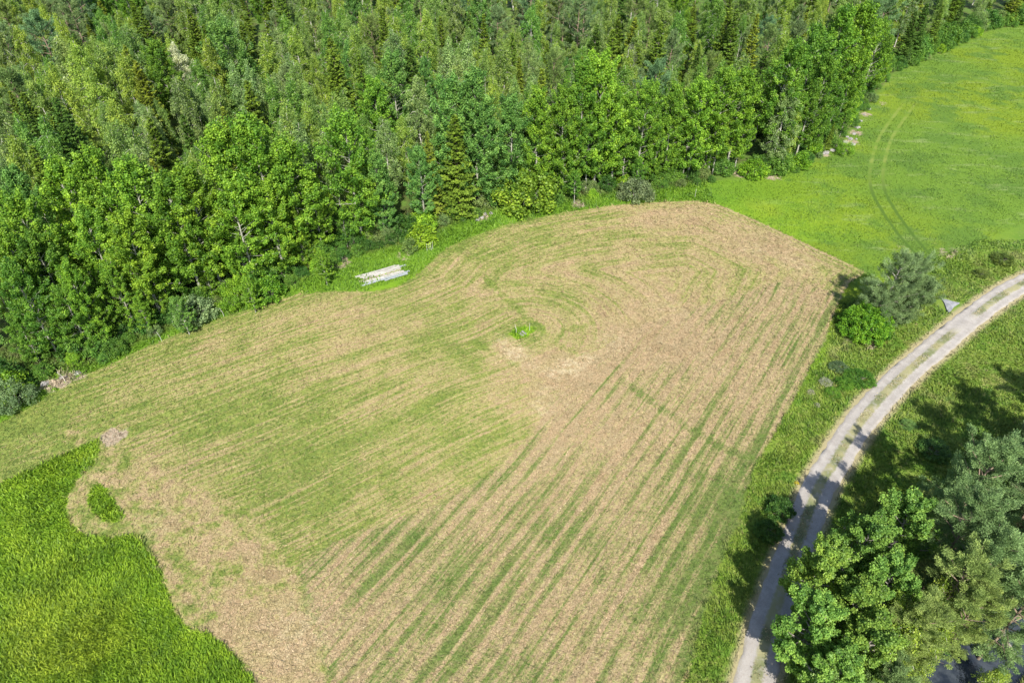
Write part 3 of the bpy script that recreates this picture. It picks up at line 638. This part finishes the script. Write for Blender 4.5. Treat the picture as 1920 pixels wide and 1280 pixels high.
# ------------------------------------------------------------------ trees one can name
G1 = 'aspens along the edge of the wood'
for px, py, h, ti in [(20,372,15,1),(95,305,16.5,0),(165,292,17,0),(235,300,17,0),(300,330,16.5,1),(55,440,13,3),(150,395,14,1),(225,400,14,0),(20,500,12,3),(110,540,9.5,3),(0,430,14,1),
    (345,320,17,0),(400,236,19,0),(465,218,20,0),(525,262,18.5,0),(575,330,16.5,0),(300,430,13.5,1),(360,410,15,0),(425,345,16.5,0),(490,340,16.5,0),(545,390,14.5,0),(440,440,13,1),(505,460,12,0),(255,480,11,1),
    (50,470,11,1),(120,500,12,0),(25,590,9,3),(95,590,9,1),(170,560,11,1),(205,500,12,1),(255,560,9,1),(300,520,10,1),(330,560,7,2),(380,500,9,0),(560,440,11,1),(600,470,8,1),(460,520,8,0),
    (640,212,18.5,1),(700,285,15.5,2),(668,300,15,1),(715,335,14,2),(785,275,15,2),(640,395,12,3),
    (840,150,18,2),(890,140,19,2),(905,200,17,2),(955,185,18,2),(1010,170,18.5,0),(1005,240,16,3),(1060,165,18,1),(1095,120,19.5,1),(1135,102,20,0),(1165,160,18,1),(1110,190,17,3),(1060,250,15.5,3),(930,250,15.5,2),
    (1215,155,18,1),(1270,160,18,1),(1320,150,18,0),(1365,128,18.5,1),(1400,135,18,1),(1180,220,16,3),(1240,225,16,1),(1300,215,16,1),(1360,205,16,0),(1400,215,15.5,1),(1130,265,14.5,3),(1260,280,13,3),(1330,270,13.5,1),(960,300,13,2),(1020,310,12,3),(1080,320,11.5,3),(1200,300,12,3),
    (1490,75,19,3),(1540,50,19,3),(1585,20,20,1),(1625,15,20,0),(1660,40,19,1),(1560,110,17,3),(1610,95,17,1),(1650,110,16,1),(1530,155,15.5,3),(1575,165,14.5,3),(1620,150,14.5,3),(1545,205,12.5,3),(1590,205,12,3),
    (735,105,16,2),(700,150,15,1),(415,40,18,2)]:
    put_top(ASPEN, 'aspen', ti, px, py, h, group=G1)
put_top(SPRUCE, 'spruce', 1, 852, 212, 16.5, label='tall golden green spruce standing at the field edge among blue green aspens', v=2, amt=.02, wide=1.05)
put_top(SPRUCE, 'spruce', 2, 800, 245, 14.5, label='thin yellowish spruce with bare grey lower branches beside the tall edge spruce', v=3, amt=.02, wide=.75)
for px, py, h, ti in [(1503,88,16,1),(1382,18,17,1),(622,90,16,1),(1150,52,16,1),(40,170,15,1),(100,180,15,0),(95,215,12,1),(230,80,16,2),(250,110,15,2),(700,160,14,0),(850,60,15,0),(1740,5,17,0),(1770,8,16,1),(1720,20,17,0),(1810,0,15,0),(300,250,10,1),(960,60,14,1),(450,40,15,1),(1480,200,12,0),(1565,230,9,1)]:
    put_top(SPRUCE, 'spruce', ti, px, py, h, group='spruces in the wood')
put_top(BIRCH, 'birch', 2, 1482, 155, 17, label='tall weeping pale birch standing alone in the dark gap at the wood edge', wide=1.15, v=5)
put_top(BIRCH, 'birch', 1, 1500, 190, 14, label='thinner weeping birch just behind the pale birch in the dark gap', v=1)
put_top(BIRCH, 'birch', 2, 320, 78, 14, label='birch with silvery white leaves standing out in the green wood', color=(.48,.52,.34), v=5, wide=1.1)
put_top(ASPEN, 'aspen', 2, 410, 30, 17, label='tall pale mint green tree rising behind the silvery white birch', color=(.15,.27,.08), v=1, wide=.8)
put_top(BUSH, 'bush', 3, 92, 100, 6, label='white flowering tree crown near the upper left corner', color=(.55,.6,.5), cat='tree', name='flowering_tree', wide=.9)
put_top(PINE, 'pine', 1, 65, 25, 16, label='blue green pine with an orange trunk near the upper left corner', v=1, wide=1.2)
put_top(BIRCH, 'birch', 2, 1185, 85, 14, label='sparse grey birch with thin leaves above the aspens of the wood edge', color=(.16,.18,.11), v=1)
# lone pine, its bush, and the trees by the stream
x, y = gp(1652, 604)
put(LONE, 'pine', 0, x, y, 9.2, label='broad many-stemmed grey green pine standing alone between field and gravel road', color=(.165,.25,.10), wide=1.0, amt=0)
bpy.context.view_layer.update()
LONE.root[0].rotation_euler = (0, 0, 0)
x, y = gp(1618, 622)
put(NBUSH, 'bush', 0, x, y, 4.0, label='round bright green bush in front of the lone pine', v=0, color=(.11,.25,.018), wide=1.12)
NG = 'trees between the gravel road and the stream'
for px, py, h, ti, lab in [(1720,940,9.6,1,'aspen with bare pale top branches, farthest of the aspens beside the gravel road'),(1640,985,9.2,1,'full aspen beside the shaded bend of the gravel road'),(1560,1030,8.8,3,'aspen overhanging the gravel road where its leaves cover a wheel track'),
    (1690,1055,8.8,3,'aspen standing in the middle of the roadside clump'),(1545,1135,8.6,1,'round aspen crown reaching over the edge of the shaded gravel road'),(1620,1110,8.4,3,'darker aspen behind the round crown at the road edge'),(1650,1185,8.6,0,'brightest aspen near the bottom edge beside the yellow green birch'),(1590,1235,8,3,'dark aspen crown at the bottom edge close to the road'),(1650,1330,8,1,'aspen cut by the bottom edge behind the small grey green pine')]:
    put_top(NASPEN, 'aspen', ti, px, py, h, label=lab, group=NG, color=vary((.14,.25,.042), .14))
for px, py, h, lab in [(1885,838,12,'tall grey green pine, uppermost of the pines at the right edge'),(1850,930,11.5,'grey green pine with spreading limbs behind the farthest roadside aspen'),(1915,985,12,'broad pine leaning out over the stream at the right edge'),(1845,1030,11,'pale pine in the middle of the pine group by the stream'),(1765,1120,9.5,'pale olive pine between the aspens and the stream'),(1880,1075,10,'olive pine overhanging the dark stream'),
    (2010,850,12,None),(2060,960,12,None),(2090,830,13,None),(1990,1060,11,None),(1700,1240,8.5,'small grey green pine between yellow birch and aspen near the bottom')]:
    put_top(NPINE, 'pine', 0 if px < 1900 else 1, px, py, h, label=lab, group=NG, color=vary((.205,.28,.075) if 1740 < px < 1900 and py > 1000 else (.155,.245,.085), .06))
for px, py, h, ti, lab in [(1735,1150,8,1,'yellow green birch next to the small water opening'),(1775,1085,7.5,1,'lime birch top poking out between the pines and the aspens'),(1800,1150,7,1,'bright green birch hanging over the stream bank'),(1560,1262,7,2,'pale grey green birch cut by the bottom edge beside the road'),(1690,1110,7,1,'yellowish birch behind the brightest aspen'),(1905,1232,4.5,1,'small bright birch across the stream in the lower right corner'),(1830,1120,6,3,'mid green birch between olive pine and stream')]:
    put_top(NBIRCH, 'birch', ti, px, py, h, label=lab, group=NG)

for x, y, h, lab in [(42,36,12,'pine beyond the frame whose shadow reaches across the verge'),(47,38.5,12.5,'tall pine beyond the frame casting the farthest shadow on the verge'),(53,41,12,'outer pine beyond the frame casting shade to the photo edge'),(39.5,32,10.5,'pine by the photo edge above the stream'),(44,34,11.5,'second pine beyond the frame shading the verge'),(48.5,35.5,12,'third pine beyond the frame in the group by the stream'),(42,30,11,'low pine beyond the frame beside the stream'),(58,44,12.5,'outermost pine beyond the frame')]:
    put(NPINE, 'pine', 0, x, y, h, label=lab, group=NG, color=(.15,.22,.10))

# ------------------------------------------------------------------ the wood behind
n_auto = {'birch':0,'spruce':0,'pine':0,'aspen':0}
yy = 40.0; row = 0; cand = []
while yy < 226:
    sp = 5.0 if yy < 105 else 5.9 if yy < 140 else 7.0 if yy < 175 else 7.8
    xx = -175+(row % 2)*sp/2
    while xx < 150:
        cand.append((xx+random.uniform(-.36,.36)*sp, yy+random.uniform(-.36,.36)*sp)); xx += sp
    yy += sp*.87; row += 1
cx = np.array([c[0] for c in cand]); cy = np.array([c[1] for c in cand]); ws = sdist(cx, cy, WOOD)
PL = np.array([(p[0], p[1]) for p in PLACED])
for x, y, w_ in zip(cx, cy, ws):
    if w_ < 3.0: continue
    bx, by = proj(x, y, 3.0)
    if not (-70 < bx < 1990 and -22 < by < 1280): continue
    if ((PL-[x, y])**2).sum(1).min() < 3.2**2: continue
    nz = float(vnoise(np.array([x/26.]), np.array([y/20.]), 21)[0]); r_ = random.random()
    back = np.clip((y-120)/80, 0, 1); corner = 1.0 if (bx > 1680) else 0
    if r_ < .15+.12*nz+.35*corner: kd = 'spruce'
    elif r_ < .22+.20*nz+.38*back*(nz+.45): kd = 'pine'
    elif r_ > .965: kd = 'aspen'
    else: kd = 'birch'
    h = {'birch':14.5,'spruce':14.5,'pine':14.5,'aspen':14.5}[kd]*random.uniform(.66,1.18)
    if w_ < 6: h *= .8
    ti = {'birch':random.choice([0,0,0,1,1,2,2,3]),'spruce':random.choice([0,1,1,2]),'pine':random.choice([0,0,1,2]),'aspen':random.choice([1,2,3])}[kd]
    put({'birch':BIRCH,'spruce':SPRUCE,'pine':PINE,'aspen':ASPEN}[kd], kd, ti, x, y, h, group={'birch':'birches in the wood','spruce':'spruces in the wood','pine':'pines in the wood','aspen':G1}[kd]); n_auto[kd] += 1
print('auto trees', n_auto)

# ------------------------------------------------------------------ bushes along the edge of the wood
GB = 'bushes along the edge of the wood'
E2 = smooth_line(EDGE, 2.3); Te = np.gradient(E2, axis=0); Te /= np.linalg.norm(Te, axis=1)[:,None]; Ne = np.stack([-Te[:,1], Te[:,0]], 1)
for i in range(len(E2)):
    for rowi, (off, hh) in enumerate(((1.5, 1.5), (3.3, 2.9))):
        p = E2[i]+Ne[i]*(off+random.uniform(-.6,.7)); a, b = proj(p[0], p[1], 1)
        if not (-60 < a < 1980 and -30 < b < 1300) or random.random() < (.12 if rowi == 0 else .05): continue
        if any((p[0]-s[0])**2+(p[1]-s[1])**2 < (s[2]*.8)**2 for s in SOIL if s[3] > .65): continue
        k = 1.5 if a > 1700 else 1
        put(BUSH, 'bush', random.choice([0,0,1,1,1,2,3] if 380 < a < 620 else [0,1,1,1,2,2,3]), p[0], p[1], hh*random.uniform(.7,1.3)*k, group=GB)
for px, py, h, c, lab in [(1190,372,3.6,(.15,.20,.09),'large round pale willow bush against the top edge of the field'),(985,385,6.5,(.16,.26,.025),'yellow green young maple against the aspens at the field edge'),(1412,328,3.0,(.15,.29,.02),'lime bush just left of the weeping pale birch'),(1470,318,2.6,(.14,.28,.02),'lime bush at the foot of the weeping pale birch'),(1500,312,3.0,(.13,.27,.02),'widest lime bush standing out into the meadow'),(1582,290,2.6,(.14,.28,.025),'separate lime bush beside the stony ditch'),
    (32,762,3.4,(.13,.205,.085),'blue grey willow bush at the left end of the wood edge'),(370,598,3.2,(.19,.28,.12),'silver green willow bush at the wood edge above the field'),(792,458,3.6,(.18,.30,.02),'bright yellow green bush right of the plank stack'),(445,572,3.6,(.13,.26,.02),'lime green bush in front of the aspen trunks'),(505,560,3.4,(.11,.24,.02),'fresh green bush right of the lime one before the aspens'),(770,470,2.2,(.13,.21,.05),'dull green bush between plank stack and yellow green bush')]:
    x, y = gp(px, py, 0); put(BUSH, 'bush', 0, x, y, h, label=lab, group=GB, color=c, cat='tree' if 'maple' in lab else 'bush', name='maple_tree' if 'maple' in lab else None, wide=1.1)
for i, (px, py, h, c, lab) in enumerate([(1612,712,1.0,(.075,.175,.022),'dark green nettle clump beside the gravel road'),(1582,722,.9,(.09,.20,.022),'fresh dark weed clump left of the nettles'),(1560,738,.7,(.10,.22,.025),'low green weed clump lowest of the roadside weeds'),(1572,690,.8,(.10,.16,.07),'grey green thistle clump above the nettles'),(1548,717,.45,(.30,.33,.22),'whitish flowering weeds left of the dark weed clumps'),(1520,735,.35,(.30,.31,.20),'pale dry flower heads near the mown field corner'),(1532,760,.35,(.25,.28,.17),'pale flowering weeds below the dry flower heads'),(1494,905,.22,(.55,.48,.03),'yellow flowers beside the left edge of the gravel road'),
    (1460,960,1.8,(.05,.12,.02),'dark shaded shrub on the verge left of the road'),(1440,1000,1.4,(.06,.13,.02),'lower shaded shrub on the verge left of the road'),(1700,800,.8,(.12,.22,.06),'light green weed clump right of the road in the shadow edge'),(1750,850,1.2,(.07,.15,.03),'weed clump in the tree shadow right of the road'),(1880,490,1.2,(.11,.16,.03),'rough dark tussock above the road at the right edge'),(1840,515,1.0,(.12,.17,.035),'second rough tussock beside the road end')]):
    x, y = gp(px, py, 0); put(BUSH, 'bush', 1, x, y, h, label=lab, color=c, cat='weeds', name='weed_clump', wide=(2.3 if 700 < py < 760 else 1.8) if h < 1.3 else 1.2)

# every tree and bush that has no label of its own yet is named by its look and its neighbour
ZONES = [(120,60,'near the upper left corner'),(330,120,'around the silvery white birch'),(560,60,'above the left aspens by the top edge'),(800,60,'in the middle of the top edge'),(1050,50,'right of the middle of the top edge'),
    (1300,60,'by the top edge above the right aspens'),(1560,50,'behind the darkest aspens by the top edge'),(1800,20,'above the willow hedgerow'),(100,190,'above the left end of the aspens'),(340,220,'directly above the left aspens'),
    (620,170,'above the gap between the aspens'),(860,140,'above the blue green aspens'),(1120,130,'above the tallest edge aspens'),(1420,150,'beside the dark gap in the wood'),(40,360,'by the left photo edge'),(200,380,'in the left aspen stand'),
    (450,380,'in the broad aspen stand'),(680,380,'above the plank stack'),(60,600,'over the left wood edge'),(230,620,'below the left aspens'),(900,330,'right of the edge spruce'),(1080,340,'at the foot of the blue green aspens'),(1300,280,'in the right aspen stand'),
    (1550,200,'above the stony ditch'),(1700,130,'beside the meadow top'),(1450,320,'by the lime bushes'),(500,540,'left of the plank stack'),(770,450,'right of the plank stack'),(1850,60,'in the upper right corner'),(1500,1100,'beside the gravel road'),(1950,950,'past the right photo edge')]
def relation(r, q):
    dx, dy = q['px']-r['px'], q['py']-r['py']
    if abs(dx) > 1.3*abs(dy): return 'left of' if dx > 0 else 'right of'
    return 'behind' if dy > 0 else 'in front of'
def qual(r):
    hh = 'tall' if r['h'] > (14.8 if r['kind'] != 'bush' else 2.7) else 'short' if r['h'] < (12.2 if r['kind'] != 'bush' else 1.6) else ''
    ww = 'broad' if r['w'] > 1.07 else 'slim' if r['w'] < .95 else ''
    return [' '.join(x for x in (hh, ww) if x), hh, ww, '']
SHOWN = [r for r in REC if -20 < r['px'] < 1940]
used = {}
for r in REC:
    if not r['auto']: used[r['o']['label']] = 1
def hasnum(t): return t
for r in REC:
    if not r['auto']: continue
    near = sorted((q for q in REC if q is not r), key=lambda q: (q['px']-r['px'])**2+(1.2*(q['py']-r['py']))**2)[:12]
    zs = sorted(ZONES, key=lambda z: ((z[0]-r['px'])/1.5)**2+(z[1]-r['py'])**2)[:3]; done = None
    for z in zs:
        for q in near:
            for ql in qual(r):
                for qn in (0, 3, 1, 2):
                    t = f"{ql} {r['tone']} {r['kind']} {relation(r, q)} a {qual(q)[qn]} {q['tone']} {q['kind']} {z[2]}"
                    t = ' '.join(t.split()).replace(' a olive', ' an olive').replace(' a aspen', ' an aspen')
                    if len(t.split()) <= 16 and t not in used: done = t; break
                if done: break
            if done: break
        if done: break
    used[done] = 1; r['o']['label'] = done or f"{r['tone']} {r['kind']} in the wood"
    if done is None: print('no label', r)

# ------------------------------------------------------------------ small things
def box_arr(L, W, T_, jit=.0):
    v = np.array([(x, y, z) for x in (-L/2, L/2) for y in (-W/2, W/2) for z in (0, T_)], float)
    return v+rng.uniform(-jit, jit, v.shape)
BF = [(0,1,3,2),(4,6,7,5),(0,4,5,1),(2,3,7,6),(0,2,6,4),(1,5,7,3)]
def plank_mesh(L, W, T_, mat):
    import bmesh
    n = 9; xs = np.linspace(-L/2, L/2, n); bow = .03*math.sin(rng.uniform(0,6)); V = []; F = []
    for i, x in enumerate(xs):
        w = W/2*(1+rng.normal(0,.02)); zz = bow*(1-(2*x/L)**2)
        V += [(x,-w,zz),(x,w,zz),(x,w,zz+T_),(x,-w,zz+T_)]
    for i in range(n-1):
        for j in range(4): F.append((4*i+j, 4*i+(j+1)%4, 4*i+4+(j+1)%4, 4*i+4+j))
    F += [(3,2,1,0),(4*n-4,4*n-3,4*n-2,4*n-1)]
    me = bpy.data.meshes.new('plank'); me.from_pydata([tuple(map(float, v)) for v in V], [], F); me.update()
    bm = bmesh.new(); bm.from_mesh(me); bmesh.ops.recalc_face_normals(bm, faces=bm.faces)
    bmesh.ops.bevel(bm, geom=[e for e in bm.edges if len(e.link_faces) == 2 and e.calc_face_angle(0) > .8], offset=.008, segments=1, affect='EDGES'); bm.to_mesh(me); bm.free(); me.materials.append(mat); return me
def wood(name, c1, c2): return plain(name, c1, c2, 1.6, .75, (.5,6,6), .2)
WM = {'white': wood('whitish_board', (.46,.445,.415), (.28,.265,.24)), 'grey': wood('grey_board', (.33,.36,.38), (.22,.24,.26)), 'brown': wood('brown_board', (.25,.20,.13), (.36,.31,.24))}
a = np.array(gp(672,527)); b = np.array(gp(766,501)); e1 = (b-a)/np.linalg.norm(b-a); ang = math.atan2(e1[1], e1[0]); e2 = np.array([-e1[1], e1[0]])
c0 = np.array(gp(717,516)); zg = h1(*c0)
# across (towards the wood), along, level, length, width, tone, label
for k_, (ac_, al_, lv, L, W, tn, ang_, lab) in enumerate([
    (-1.15, -.15, 0, 6.3, .22, 'grey', .02, 'grey board lowest on the field side, jutting out of the stack towards the left'),
    (-.85, .45, 0, 6.0, .24, 'grey', -.01, 'blue grey board second from the field side of the plank stack'),
    (-.5, .0, 0, 5.4, .26, 'white', .0, 'whitish board lying low in the middle of the plank stack'),
    (-.1, -.35, 0, 5.8, .26, 'brown', .015, 'brown board half hidden in the groove of the plank stack'),
    (.3, .1, 0, 5.2, .26, 'white', .0, 'pale bottom board under the wood side of the plank stack'),
    (.7, .6, 0, 6.0, .24, 'grey', .0, 'grey board sticking out of the right end of the stack'),
    (1.05, -.3, 0, 6.0, .24, 'white', -.01, 'bottom board farthest from the field in the plank stack'),
    (-.7, .2, 1, 5.1, .3, 'white', -.01, 'upper whitish board on the field side of the plank stack'),
    (.2, .75, 1, 3.6, .3, 'white', .03, 'short white board on top at the right end of the stack'),
    (.55, -.1, 1, 5.4, .3, 'white', .0, 'long white board lying on top of the plank stack'),
    (.98, -.55, 1, 5.5, .28, 'white', .012, 'white topmost board on the wood side, jutting out to the left'),
    (.35, .3, 2, 4.2, .26, 'white', -.02, 'crooked board crowning the plank stack'),
    (-1.45, 1.5, 0, 3.2, .14, 'grey', .03, 'thin grey lath lying in the grass beside the stack')]):
    p = c0+e1*al_*.9+e2*ac_*.95
    o = obj('plank', plank_mesh(L*.97, W*1.15, .07, WM[tn]), loc=(p[0], p[1], max(zg, h1(*p))+.10+lv*.085)); o.rotation_euler = (0, 0, ang+ang_)
    tag(o, lab, 'plank', 'weathered planks stacked on the grass')
for al_ in (-1.7, 1.6):
    p = c0+e1*al_; o = obj('bearer_beam', plank_mesh(2.6, .12, .10, WM['brown']), loc=(p[0], p[1], zg-.01)); o.rotation_euler = (0, 0, ang+math.pi/2)
    tag(o, 'short beam under the %s end of the plank stack' % ('left' if al_ < 0 else 'right'), 'beam')
M_STAKE = plain('stake_paint', (.6,.58,.54), (.42,.40,.37), 6, .7)
def stake(px, py, h, tilt, label):
    x, y = gp(px, py); tb = Tubes(); tb.add(np.array([(0,0,-.1),(0,0,h*.5),(tilt*h,0,h)]), [.022,.02,.018], 6)
    tb.add(np.array([(tilt*h,0,h),(tilt*h*1.02,0,h+.03)]), [.018,.003], 6)
    o = obj('marker_stake', tb.mesh('marker_stake', M_STAKE), loc=(x, y, h1(x, y))); tag(o, label, 'stake', 'pale wooden stakes around the field')
stake(968,627,1.5,-.10,'taller white stake at the left end of the small grass island'); stake(993,618,1.0,.0,'shorter white stake at the right end of the small grass island')
stake(801,471,1.2,0,'first pale stake left of four standing in the strip grass'); stake(805,470,1.2,0,'second pale stake from the left of four in the strip grass')
stake(808.5,469,1.2,0,'third pale stake from the left of four in the strip grass'); stake(811.5,467,1.2,0,'rightmost pale stake of four in the strip grass')
stake(1303,369,1.3,0,'single white stake at the top edge of the field'); stake(124,717,1.3,-.25,'leaning pale stake by the bare soil at the left wood edge')
stake(420,594,1.2,-.15,'leaning pale stake right of the silver green willow bush'); stake(304,641,1.3,-.12,'pale stake in the bushes at the left part of the wood edge')
M_ROCK = plain('rock', (.17,.165,.16), (.30,.285,.27), 3, .85, (1,1,1), .6)
def rock_mesh(sx, sy, sz):
    import bmesh
    bm = bmesh.new(); bmesh.ops.create_icosphere(bm, subdivisions=3, radius=1); s = random.randrange(99)
    for v in bm.verts:
        c = v.co.copy(); k_ = 1+.35*(float(vnoise(np.array([c.x*1.7+s]), np.array([c.y*1.7+c.z*2.1]), 3)[0])-.5)*2+.10*(float(vnoise(np.array([c.x*5+s]), np.array([c.y*5+c.z*6]), 4)[0])-.5)
        v.co = Vector((c.x*sx*k_, c.y*sy*k_, max(c.z, -.4)*sz*k_))
    me = bpy.data.meshes.new('rock'); bm.to_mesh(me); bm.free(); me.materials.append(M_ROCK); return me
def rock(px, py, r, label, name='rock', group=None, flat=.6):
    x, y = gp(px, py); o = obj(name, rock_mesh(r*random.uniform(.8,1.3), r*random.uniform(.7,1.1), r*flat), loc=(x, y, h1(x, y)+r*.1)); o.rotation_euler = (0,0,random.uniform(0,6)); tag(o, label, 'rock', group)
rock(1475,1064,.35,'pale flat stone lying between the two wheel tracks',flat=.3)
for px, py, r in [(975,624,.28),(980,621,.3),(984,624,.24),(979,627,.22)]: rock(px, py, r*.75, 'one of the small grey field stones heaped in the grass island', group='stones in the small grass island')
for px, py, r in [(1600,252,.5),(1594,262,.6),(1607,240,.45),(1585,268,.5),(1613,228,.5),(1620,216,.4),(1628,205,.45),(1572,276,.4),(1560,283,.5),(1548,288,.6),(1537,292,.4),(1598,272,.5),(1588,258,.4),(1605,262,.35),(903,408,.5),(910,402,.4),(896,412,.4),(920,400,.35),(120,710,.4),(145,702,.35),(85,722,.4)]:
    rock(px, py, r*random.uniform(.7,1), 'grey stone lying in the %s' % ('stony ditch beside the meadow' if px > 1500 else 'gap right of the tall edge spruce' if px > 800 else 'bare soil at the left wood edge'), group='stones in the ditch at the wood edge', flat=.5)
# triangular grey slab by the road
import bmesh
P3 = [gp(1763,559), gp(1799,569), gp(1777,590)]; cc = np.mean(P3, 0); bm = bmesh.new(); ring = []
for i in range(3):
    p, q = np.array(P3[i]), np.array(P3[(i+1) % 3])
    for f in (0, .34, .67): w_ = p+(q-p)*f; w_ = w_+(cc-w_)*(.16*(f > 0)*random.uniform(.3,1.5)+.08*random.random()); ring.append(w_-cc)
tv = [bm.verts.new((p[0], p[1], .16+random.uniform(-.02,.02))) for p in ring]; bv = [bm.verts.new((p[0]*1.04, p[1]*1.04, -.15)) for p in ring]
cv = bm.verts.new((0, 0, .22))
for i in range(9): bm.faces.new((tv[i], tv[(i+1) % 9], cv)); bm.faces.new((bv[i], bv[(i+1) % 9], tv[(i+1) % 9], tv[i]))
bmesh.ops.recalc_face_normals(bm, faces=bm.faces); me = bpy.data.meshes.new('rock_slab'); bm.to_mesh(me); bm.free()
me.materials.append(plain('slab_stone', (.17,.175,.19), (.27,.275,.285), 2.5, .8, (1,1,1), .8))
tag(obj('rock_slab', me, loc=(cc[0], cc[1], h1(*cc))), 'flat triangular grey rock slab in the grass between lone pine and road', 'rock slab')
# fallen trunk over the stream bank
A3 = np.array([*gp(1856,1135), .25]); B3 = np.array([*gp(1902,1240), .1]); s = np.linspace(0,1,9)[:,None]
tb = Tubes(); L3 = A3+(B3-A3)*s; L3[:,2] += -.15*np.sin(s[:,0]*3.1); L3[:,:2] += rng.normal(0,.05,(9,2)); tb.add(L3-A3, np.linspace(.10,.24,9), 8)
for f in (2,4,5): tb.add(np.array([L3[f]-A3, L3[f]-A3+rng.normal(0,.5,3)+[0,0,.4]]), [.06,.015], 5)
tag(obj('fallen_trunk', tb.mesh('fallen_trunk', plain('dead_wood', (.42,.38,.33), (.18,.15,.12), 3, .85)), loc=tuple(A3)), 'bare grey fallen tree trunk lying across the stream bank', 'fallen trunk')
for px, py, r in [(1880,1195,.5),(1893,1180,.4),(1905,1195,.5),(1870,1210,.35)]: rock(px, py, r, 'dark stone on the bank beside the fallen trunk', group='stones on the stream bank')
